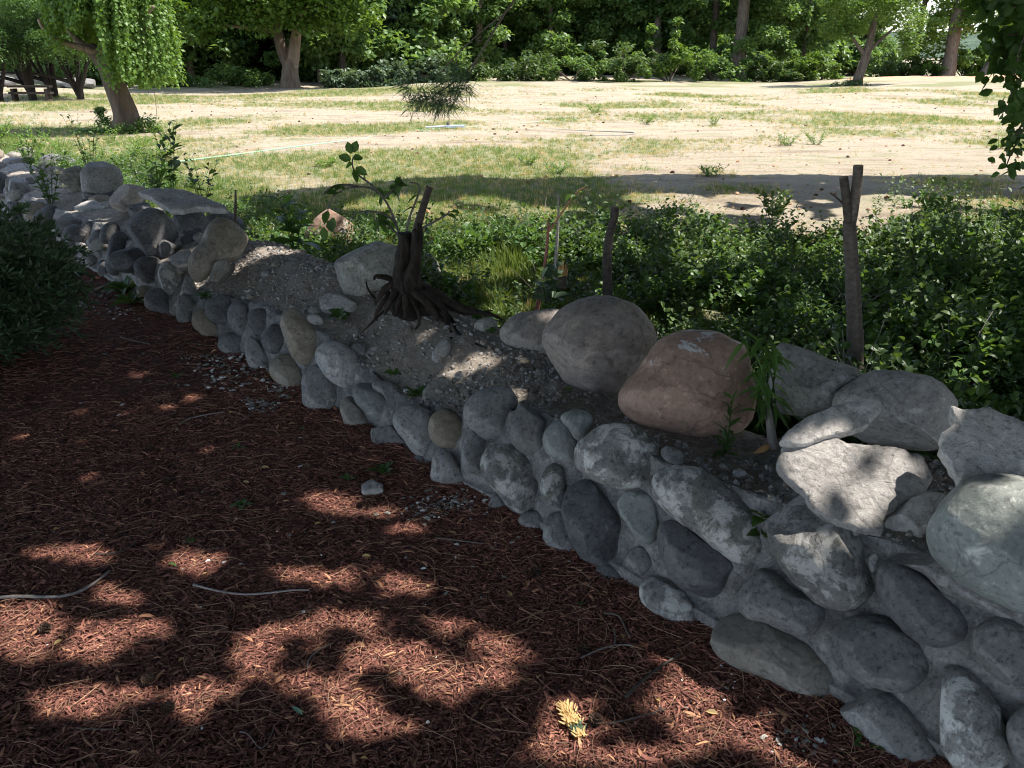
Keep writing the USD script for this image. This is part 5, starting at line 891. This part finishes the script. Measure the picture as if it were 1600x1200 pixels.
# dark cedars at left
CT = [(28, 33, 'dark multi stemmed cedar standing farthest left at the field edge'), (78, 34.5, 'dark cedar behind the left side of the leaning weeping tree'), (112, 36, 'dark cedar with low crooked stems hidden by the weeping tree'), (150, 35, 'dark cedar whose stem stands just left of the leaning trunk')]
for k, (u, y, lab) in enumerate(CT):
    rng = R_(230 + k); cl_ = np.vstack([blob(rng, 50, (0, -.2, 3.6), (2.2, 1.7, 2.3), .55), blob(rng, 14, (.3, -1.2, 2.1), (1.6, .6, .7), .5)]); cl_ = cl_[cl_[:, 2] > 1.25]
    fk = []
    for j in range(4):
        a = rng.uniform(-1, 1); fk.append(([(0, 0, .05), (a * .35, .1 * j - .2, .6), (a * 1.0, .2 * j - .4, 1.5), (a * 1.4, .2 * j - .5, 3)], [.09, .075, .06, .03]))
    fk.append(([(0, 0, .6), (-.9, -.3, .9), (-1.6, -.4, 1.0)], [.08, .06, .04]))
    tree('cedar_tree', lab, u, y, [(0, 0, -.1), (.05, 0, .4), (.1, 0, 1.2), (.2, 0, 3)], [.15, .12, .10, .06], (cl_, rng.uniform(.35, .6, len(cl_))), 'leaf_cedar', 300, .10, .05, 'dark_root', fk, seed=235 + k)
bn = thing('garden_bench', 'low dark wooden bench in the shade under the cedars', 'bench', base(78, 32.5)); 
for z_ in (.62, .40): obj('board', box(1.5, .28, .07, (0, 0, z_)), 'dark_root', bn, False)
for x_ in (-.6, .6): obj('leg', box(.1, .3, .55, (x_, 0, .28)), 'dark_root', bn, False)
rng = R_(240)
for k, (u, y, w, lab) in enumerate([(2, 44, .8, 'pale rock in the distance at the left edge behind the cedars'), (22, 44.5, .7, 'pale rock behind the stem of the leftmost cedar'), (40, 45, .9, 'pale rock in the distance right of the leftmost cedar'), (126, 45, .9, 'grey rock in the distance behind the cedars, left of the leaning trunk'), (146, 44.5, .8, 'grey rock in the distance nearest the leaning trunk'), (162, 45.5, .7, 'grey rock in the distance hidden partly by the leaning trunk')]):
    m_ = trimesh.creation.icosphere(3); v = m_.vertices * (1 + .5 * (fbm(m_.vertices * 1.5 + k * 7, 3, k)[:, None] - .5)) * [w * .7, .5, .26]
    obj('rock', (v + base(u, y) + [0, 0, .3], m_.faces), 'fieldstone', label=lab, cat='rock')

# ------------------------------------------------------------- the wood behind the field
def wood_tree(seed, h, ext, z0, nclump, lean=0., leaf='leaf_wood', r=.2, cn=150, low=0):
    rng = R_(seed); cl_ = np.vstack([blob(rng, nclump, (lean * h * .6, 0, z0 + ext[2]), ext, .45)] + ([blob(rng, low, (0, -.6, z0 - .2), (ext[0] * .9, ext[1] * .8, .9), .4)] if low else []))
    return rng, cl_, [(0, 0, -.2), (lean * .3, 0, h * .22), (lean * .9, .05, h * .5), (lean * h * .45, 0, h * .8)], [r * 1.25, r, r * .85, r * .5]
def wood(name, label, u, y, seed, h=10, ext=(3, 3, 3), z0=3.6, ncl=42, lean=0., leaf='leaf_wood', r=.2, cn=150, low=0, bark='bark', group=None, L=.3, W=.2):
    rng, cl_, p_, rr = wood_tree(seed, h, ext, z0, ncl, lean, leaf, r, cn, low)
    return tree(name, label, u, y, p_, rr, (cl_, rng.uniform(.55, 1.0, len(cl_))), leaf, cn, L, W, bark, [], group, seed, 10).GetPrim() if False else tree(name, label, u, y, p_, rr, (cl_, rng.uniform(.55, 1.0, len(cl_))), leaf, cn, L, W, bark, [], group, seed, 10)
SEEN = [(1013, 66, 300, 'straight grey trunked tree rising behind the bright shrubs', .0, .30, 3.9, 'stake_bark'), (1135, 61, 301, 'stout dark tree leaning right behind the right end of the bright shrubs', .16, .42, 4.0, 'bark'), (1198, 64, 302, 'slim dark tree right of the stout leaning one', .06, .17, 3.4, 'bark'), (1231, 65, 303, 'slim crooked dark tree left of the small lone field tree', .08, .15, 3.4, 'bark'),
        (1396, 63, 304, 'dark tree with a short second stem right of the small lone field tree', .22, .2, 3.3, 'bark'), (1448, 61, 305, 'thick dark trunked tree standing against the bright sky at right', .13, .40, 3.9, 'bark'), (752, 63, 307, 'pale trunked tree in the dark wood right of the hanging pine twig', .07, .3, 4.0, 'pale_bark'), (655, 60, 308, 'thin leaning stem in the dark wood above the hanging pine twig', .15, .13, 3.2, 'twig_bark'),
        (640, 61, 309, 'thin upright stem at the dark edge of the wood left of the pine twig', .03, .12, 3.0, 'twig_bark'), (590, 56, 310, 'blue green leaved tree drooping at the edge of the dark wood right of the maple', .0, .16, 2.3, 'bark'), (715, 62, 311, 'dark reddish stem leaning left in the wood behind the pine twig', -.1, .16, 3.3, 'stake_bark')]
for u, y, sd_, lab, ln, r, z0, bk in SEEN:
    thin = u > 1380
    wood('wood_tree', lab, u, y, sd_, 11, (2.6 if not thin else 2.9, 2.4, 3.0), z0 - .9, 40 if not thin else 40, ln, 'leaf_blue' if u == 590 else ('leaf_maple' if thin else 'leaf_wood'), r, 150 if not thin else 110, (5 if u in (1013, 1135, 752, 655, 640, 715, 1198, 1231) else 14) if u < 1300 else 5, bk)
lt = tree('wood_tree', 'pale slender tree leaning right against the sky near the right edge', 1497, 62, [(0, 0, -.2), (.5, 0, 1.0), (1.3, 0, 2.4), (2.0, 0, 3.4), (3.2, 0, 5)], [.3, .24, .2, .17, .1], (np.array([[2.6, 0, 4.6], [3.4, 0, 4.2], [1.2, .3, 4.4], [.4, 0, 3.9], [4, 0, 5], [3, 0, 5.6], [1.8, 0, 5.4], [.9, -.4, 3.1], [-.3, 0, 4.6]]), .6), 'leaf_maple', 170, .22, .14, 'twig_bark', [([(1.3, 0, 2.4), (1.7, 0, 3.2), (1.75, 0, 4.4)], [.12, .09, .05]), ([(1.9, 0, 3.3), (1.2, 0, 3.8), (.4, 0, 4.0)], [.06, .04, .02])], seed=312)
# bright and dark shrubs along the edge
SH = [(1035, 57.5, (2.5, 1.2, 1.35), 1.35, 'leaf_maple', 'tallest bright green shrub at the edge of the wood, under the grey trunk'), (965, 57, (1.9, 1.1, .95), .9, 'leaf_shrub', 'bright green shrub left of the tallest one at the edge of the wood'), (890, 57, (2.2, 1.2, .85), .8, 'leaf_wood', 'dark green shrub at the wood edge two left of the tallest bright one'), (820, 56.5, (1.7, 1.1, .6), .6, 'leaf_shrub', 'low green shrub at the wood edge right of the pine twig'), (1105, 58.5, (1.7, 1, .8), .75, 'leaf_wood', 'shrub at the wood edge right of the tallest bright one'),
      (735, 57, (1.5, .9, .5), .4, 'leaf_shrub', 'low shrub at the wood edge behind the hanging pine twig'), (610, 49.5, (1.5, .7, .5), .4, 'leaf_blue', 'blue green low bush in front of the dark wood, right of the maple'), (555, 48.5, (1.3, .7, .35), .3, 'leaf_blue', 'small low bush just right of the maple trunk'), (680, 53, (1.1, .8, .5), .4, 'leaf_blue', 'greyish low bush under the thin stems of the dark wood'), (1190, 60, (2.2, 1, .5), .4, 'leaf_shrub', 'low growth under the slim dark trees'), (1260, 60, (2.2, 1, .7), .6, 'leaf_maple', 'sunlit yellow green shrub left of the small lone field tree'),
      (1375, 61.5, (1.9, 1, .9), .7, 'leaf_shrub', 'shrub at the field edge right of the small lone tree'), (1425, 62, (1.7, 1, .75), .6, 'leaf_maple', 'shrub at the foot of the thick dark trunk'), (1475, 62.5, (1.8, 1, 1.0), .8, 'leaf_maple', 'shrub between the thick dark trunk and the pale leaning tree'), (1535, 63, (2.1, 1, 1.05), .85, 'leaf_maple', 'shrub right of the pale leaning tree near the right edge'), (1590, 62, (2.2, 1, .9), .7, 'leaf_shrub', 'shrub at the right edge above the bare orange dirt'), (300, 46, (2.2, .8, .3), .25, 'leaf_wood', 'low dark growth at the wood edge between the weeping tree and the maple'), (400, 47.5, (1.8, .7, .3), .2, 'leaf_wood', 'low dark growth just left of the maple trunk')]
for k, (u, y, ext, z, lf, lab) in enumerate(SH):
    rng = R_(330 + k); t = thing('shrub', lab, 'shrub', base(u, y)); c_ = blob(rng, 30, (0, 0, z), np.array(ext) * [1.15, 1.5, 1.45], .25) + [0, 0, .12] + rng.normal(size=(30, 3)) * [.3, .3, .22]; c_ = c_[c_[:, 2] > -.05]
    obj('leaves', crown(rng, c_, rng.uniform(.15, .62, len(c_)), 130, .24, .13), lf, t)
    obj('stem', join([tube([(0, 0, -.1), (q_[0] * .5, q_[1] * .5, q_[2] * .5), tuple(q_)], [.05, .02], 6, 5, cap=False) for q_ in c_[:7]]), 'bark', t)
# the shady depth of the wood: many alike dark trees
protos = []; rng = R_(400); GRP = 'trees of the shady wood behind the field'; LBL = 'dark leafy tree crowded among others in the shady wood behind the field'
spots = []
for row, (y, u0, u1, st_) in enumerate([(52, 180, 560, 42), (57, 150, 700, 48), (66, 130, 1120, 56), (74, 100, 1290, 60), (82, 60, 1340, 66)]):
    for u in np.arange(u0, u1, st_):
        if row == 0 and 420 < u < 500: continue
        spots.append((u + rng.uniform(-16, 16), y + rng.uniform(-1.5, 2.5), row))
for k, (u, y, row) in enumerate(spots):
    b = base(u, y)
    if k < 5:
        p_ = wood('shady_tree', LBL, u, y, 410 + k, 12, (3.0, 2.8, 3.4), [1.5, 2.3, 1.3, 2.5, 1.9][k], 56, rng.uniform(-.08, .08), 'leaf_wood', [.2, .15, .24, .17, .13][k], 150, 12, 'bark', GRP, .34, .24); protos.append(p_)
    else: copy(protos[int(rng.integers(5))], LBL, b, rng.uniform(0, 360), rng.uniform(.85, 1.2), GRP)
rng = R_(450); us = []; LB2 = 'dark leafy bush filling the ground between the trunks of the shady wood'
for y, u0, u1, s_ in [(55, 190, 640, 40), (62, 140, 760, 44), (70, 120, 1330, 46), (78, 80, 1360, 48), (86, 40, 1370, 50)]:
    for u in np.arange(u0, u1, s_): us.append((u + rng.uniform(-14, 14), y + rng.uniform(-1.5, 1.5)))
bp = []
for k, (u, y) in enumerate(us):
    if k < 3:
        t = thing('shady_bush', LB2, 'bush', base(u, y), 'bushes in the shady wood'); c_ = blob(rng, 30, (0, 0, .9), (1.9, 1.2, 1.0), .4)
        obj('leaves', crown(rng, c_, rng.uniform(.4, .7, 30), 130, .3, .2), 'leaf_wood', t); obj('stem', join([tube([(0, 0, -.1), tuple(q_ * [.5, .5, .6]), tuple(q_)], [.05, .02], 6, 5, cap=False) for q_ in c_[:6]]), 'bark', t); bp.append(t)
    else: copy(bp[k % 3], LB2, base(u, y), rng.uniform(0, 360), np.array([1, 1, rng.uniform(.8, 1.5)]) * rng.uniform(.9, 1.3))

# ------------------------------------------------------------- the two trees whose branches shade the wall and hang into view
COT = 1 / math.tan(SUN_EL); SH2 = SUN[:2] / np.linalg.norm(SUN[:2])
SUNP = [(300, 885, 44, 19), (90, 866, 60, 9), (150, 871, 30, 8), (505, 905, 55, 9), (632, 917, 45, 9), (40, 965, 55, 22), (175, 935, 34, 9), (110, 985, 50, 13), (215, 985, 60, 14), (50, 1020, 60, 26), (130, 1005, 40, 12), (400, 1018, 38, 30), (535, 975, 45, 14), (470, 985, 35, 12), (600, 1030, 58, 24), (655, 1050, 50, 26), (700, 1075, 45, 22), (760, 1062, 40, 12), (470, 1070, 45, 16), (535, 1100, 34, 36), (560, 1135, 40, 14), (305, 1095, 38, 24), (170, 1088, 60, 10), (70, 1100, 40, 12), (145, 1115, 24, 14), (690, 980, 36, 12), (775, 1010, 30, 9),
        (1057, 1074, 32, 14), (1060, 1100, 68, 20), (1095, 1164, 60, 17), (985, 1188, 56, 12), (895, 1126, 26, 26), (1178, 1145, 15, 14), (512, 788, 44, 14), (590, 806, 28, 6), (640, 830, 24, 4), (860, 1175, 30, 10), (630, 1140, 24, 10),
        (1280, 735, 54, 52), (1310, 705, 36, 20), (1245, 755, 30, 22), (1345, 825, 18, 14), (1400, 735, 28, 8), (1370, 780, 20, 12), (1555, 722, 18, 8), (1568, 782, 36, 16), (1590, 830, 18, 10), (1500, 850, 14, 6), (848, 552, 46, 10), (732, 572, 40, 8), (795, 622, 18, 10), (340, 378, 26, 16), (395, 402, 26, 10), (790, 510, 20, 8), (1445, 640, 14, 8), (910, 490, 12, 5), (880, 520, 10, 5),
        (190, 300, 28, 12), (205, 320, 22, 9), (155, 258, 26, 10), (95, 270, 22, 8), (30, 270, 26, 8), (50, 310, 22, 14), (110, 290, 18, 10), (150, 350, 22, 10), (280, 320, 50, 8), (240, 345, 26, 8), (245, 405, 18, 7), (275, 405, 16, 8), (120, 410, 26, 6), (100, 345, 16, 8), (175, 370, 10, 8), (330, 430, 20, 10), (300, 440, 14, 6), (20, 245, 30, 8), (70, 245, 22, 6), (120, 330, 20, 8), (225, 290, 18, 8), (440, 395, 30, 6), (500, 400, 22, 6)]
holes = []
for u, v, a, b in SUNP:
    a, b = a * .82, b * .82
    if u > 1200 and 690 < v < 870:
        SP, SN = SLABP[0]; rr_ = ray(u, v); h0 = C0 + rr_ * (((SP - C0) @ SN) / (rr_ @ SN)) if u < 1480 else C0 + rr_ * (W0 + .10) / (rr_[:2] @ WN); on = lambda p_, q_: C0 + ray(p_, q_) * (((h0 - C0) @ SN) / (ray(p_, q_) @ SN))
        holes.append((h0, on(u + a, v) - h0, on(u, v - b) - h0)); continue
    h0 = hit(u, v); R_px = np.linalg.norm(h0 - C0) / FPX
    e1 = np.array([1, 0, 0]) * a * R_px
    top_ = hit(u, v - b); e2 = (top_ - h0) if np.linalg.norm(top_ - h0) < b * R_px * 4 else np.array([0, .5, .5]) * b * R_px * 2
    holes.append((h0, e1, e2))
rng = R_(500)
for _ in range(110):                              # ragged sunlight towards the outer rim of the shade
    u = rng.uniform(330, 1600); v = 275 + 110 * rng.random() ** 1.5
    h0 = onz(u, v, .25); r = rng.uniform(.08, .4); holes.append((h0, np.array([r, 0, 0]), np.array([0, r, 0])))
for _ in range(170):
    u = rng.uniform(430, 1600); v = rng.uniform(330, 560); h0 = onz(u, v, .35); r = rng.uniform(.03, .085)
    if st(h0[0], h0[1])[1] > 1.15 and not (540 < u < 800 and v > 370): holes.append((h0, np.array([r, 0, 0]), np.array([0, r, 0])))
def sunkeep(P_, size):
    """leaves that would not close one of the gaps the sun comes through"""
    keep = np.ones(len(P_), bool)
    for h0, e1, e2 in holes:
        w = P_ - h0; k = w[:, 2] / SUN[2]; wp = w - k[:, None] * SUN      # back along the sun to the patch's height
        A = np.array([e1[:2], e2[:2] - SUN[:2] * e2[2] / SUN[2]]).T
        if abs(np.linalg.det(A)) < 1e-7: continue
        q_ = np.linalg.solve(A, wp[:, :2].T); l1, l2 = np.linalg.norm(A[:, 0]), np.linalg.norm(A[:, 1])
        keep &= (np.abs(q_[0]) / (1 + size / l1)) ** 2 + (np.abs(q_[1]) / (1 + size / l2)) ** 2 > 1
    return keep
POLY = np.array([(-10, -4), (-10, 4), (-8.4, 8), (-6.6, 10.0), (-4.6, 9.6), (-3.3, 9.4), (-2.6, 11.4), (-1, 12.2), (1.5, 11.8), (3.2, 12.2), (5.5, 11.7), (8.5, 12.2), (12, 10.5), (12, -4)], float)
import shapely
rng = R_(510)
def rays_up(n, spread):                          # places in the crowns that lie between the sun and the shaded ground
    g = rng.uniform([-10, -4], [12, 12], (n, 2)); w = np.stack([g[:, 0] * .8, g[:, 1] * .8, 0 * g[:, 0]], 1); h = g + 2.4 * np.stack([fbm(w, 3, 91) - .5, fbm(w, 3, 92) - .5], 1); g = g[shapely.contains_xy(shapely.Polygon(POLY).buffer(-.1), h[:, 0], h[:, 1])]
    z_ = 3.3 + 3.4 * rng.random(len(g)); return np.stack([g[:, 0] + z_ * COT * SH2[0], g[:, 1] + z_ * COT * SH2[1], z_], 1)
def canopy(P_, L, W):
    n = len(P_); d = unit(rdir(rng, n) * [1, 1, .45]); l = L * rng.uniform(.7, 1.3, n); return kites(P_ - d * l[:, None] * .5, d, rdir(rng, n) * .6 + [0, 0, 1], l, W * rng.uniform(.7, 1.3, n))
big = rays_up(105000, 0); big = big[sunkeep(big, .125)]
sml = rays_up(420000, 0); sml = sml[~sunkeep(sml, .26)]; sml = sml[sunkeep(sml, .035)]
is_pine = lambda p: p[:, 0] + .35 * p[:, 1] + .8 * (fbm(p * .6, 2, 3) - .5) < 3.4
pb, ps = is_pine(big), is_pine(sml)
def limbs(foot, topz, ends, r0):
    out = []
    for e in ends:
        s0 = np.array([foot[0], foot[1], topz * rng.uniform(.55, .95)]); e = np.array(e, float); m1 = s0 * .6 + e * .4 + [0, 0, .35]
        out.append(tube([s0, m1, e], [r0, r0 * .6, r0 * .25], 16, 7, .1, 3))
    return join(out)
pt = thing('pine_tree', 'pine tree whose needled twig hangs into view before the dark wood', 'pine tree')
obj('trunk', tube([(2.6, -2.2, -.1), (2.65, -2.2, 2), (2.6, -2.1, 4.5), (2.7, -2.0, 7.2)], [.24, .2, .16, .06], 30, 14, .12, 3, 5), 'bark', pt)
obj('limb', limbs((2.6, -2.15), 6.0, [(-3.5, 1.5, 4.6), (-1.5, 4.5, 5.0), (.5, 6, 5.2), (1.2, 2.5, 4.4), (-1, -1, 4.8), (-4.5, 4.2, 5.0)], .07), 'bark', pt)
obj('crown', join([canopy(big[pb], .25, .2), canopy(sml[ps], .12, .09)]), 'leaf_canopy', pt)
st_ = thing('shade_tree', 'broad leaved tree whose leafy branches hang into view along the right edge', 'tree')
obj('trunk', tube([(7.2, 3.6, -.1), (7.15, 3.6, 2), (7.2, 3.7, 4.5), (7.0, 3.8, 7.0)], [.26, .21, .17, .08], 30, 14, .12, 4, 5), 'bark', st_)
obj('limb', limbs((7.2, 3.7), 6.0, [(3.5, 3.0, 4.4), (4.5, 6.5, 4.8), (8, 9, 5.2), (10, 3, 5.0), (5, 9.5, 5.5), (2.6, 8.5, 5.2)], .08), 'bark', st_)
obj('crown', join([canopy(big[~pb], .25, .2), canopy(sml[~ps], .12, .09)]), 'leaf_canopy', st_)
# the pine twig hanging into the picture
yp = 3.3; pk = yp / FPX; rng = R_(520)
BR = [([(860, -60), (800, 5), (765, 60), (735, 105), (700, 135), (676, 152)], (6, 3)), ([(735, 105), (722, 122), (712, 150), (704, 172)], (3, 2)), ([(720, 118), (695, 128), (672, 142)], (3, 2)), ([(790, 20), (740, 60), (705, 95), (690, 112), (668, 118), (655, 110)], (4, 2)), ([(668, 118), (650, 124), (632, 138)], (3, 2)), ([(752, 82), (735, 112), (724, 140)], (2.5, 2)), ([(745, 95), (733, 118), (722, 130)], (2.5, 2)), ([(712, 150), (704, 170), (700, 175)], (2, 1.5)), ([(712, 60), (713, 90), (712, 122)], (2, 1.5))]
obj('twig', join([tube([at(u, v, yp + .02 * (i % 2)) for i, (u, v) in enumerate(p_)], [w[0] * pk / 3.4, w[1] * pk / 3], 24, 6, .2, 3, 40, cap=True) for p_, w in BR]), 'stake_bark', pt)
NB = []
for u, v, a, b, n in [(676, 152, 30, 14, 420), (655, 158, 14, 12, 200), (690, 165, 16, 10, 190), (704, 140, 20, 14, 300), (722, 133, 14, 16, 230), (712, 158, 12, 10, 90), (636, 138, 12, 8, 150), (722, 108, 16, 8, 150), (690, 118, 12, 8, 60)]:
    p = np.array([at(u + a * x, v + b * y, yp + .03 * z) for x, y, z in rng.normal(size=(n // 4, 3)) * .46]); p = np.repeat(p, 4, 0)
    p = p[:int(len(p) * .7) // 4 * 4]; dd = rdir(rng, len(p)) + np.array([-.25, -.1, -.35]); NB.append(kites(p, dd, rdir(rng, len(p)), rng.uniform(.045, .075, len(p)), .0026))
obj('needles', join(NB), 'needle_pine', pt)
# the leafy branch at the right edge
yr = 3.0; rng = R_(530); SL, LL = [], []
RB = [[(1700, -120), (1640, -20), (1600, 60), (1585, 120), (1572, 175)], [(1640, -20), (1590, 10), (1550, 5), (1535, -5)], [(1610, 40), (1575, 55), (1555, 50), (1538, 56)], [(1600, 70), (1570, 90), (1558, 110)], [(1660, 60), (1620, 160), (1600, 200), (1580, 240), (1574, 262)], [(1620, 160), (1590, 205), (1572, 228)], [(1610, 60), (1590, 30), (1575, 10)], [(1640, 90), (1612, 150), (1590, 170)]]
for j, p_ in enumerate(RB):
    p = np.array([at(u, v, yr + .05 * j + .03 * i) for i, (u, v) in enumerate(p_)]); SL.append(tube(p, [.006, .002], 20, 6, .1, 2, cap=False))
    Q = spline(p, 60)[10:]; Q = Q[rng.random(len(Q)) < [.5, .5, .55, .6, .45, .5, .6, .6][j]]; Q = np.repeat(Q, 2, 0); n = len(Q)
    sz_ = .034 if j in (4, 5) else .042
    LL.append(blades(Q + rng.normal(size=(n, 3)) * .025, rdir(rng, n) * [1, .8, .5] - [0, 0, .55], np.tile([0, -.8, .5], (n, 1)) + rng.normal(size=(n, 3)) * .5, sz_ * rng.uniform(.75, 1.2, n), sz_ * .72 * rng.uniform(.8, 1.1, n), .1, 'broad'))
u_ = rng.uniform(1575, 1660, 170); v_ = rng.uniform(-20, 190, 170); okk = u_ > 1560 + 28 * np.abs(np.sin(v_ * .035)); u_, v_ = u_[okk], v_[okk]; n = len(u_)
Q = np.array([at(a, b, yr + .25 * rng.random()) for a, b in zip(u_, v_)])
LL.append(blades(Q, rdir(rng, n) * [1, .8, .5] - [0, 0, .55], np.tile([0, -.8, .5], (n, 1)) + rng.normal(size=(n, 3)) * .5, .042 * rng.uniform(.75, 1.2, n), .03, .1, 'broad'))
obj('branch', join(SL), 'stake_bark', st_); obj('leaves', join(LL), 'leaf_weed', st_)
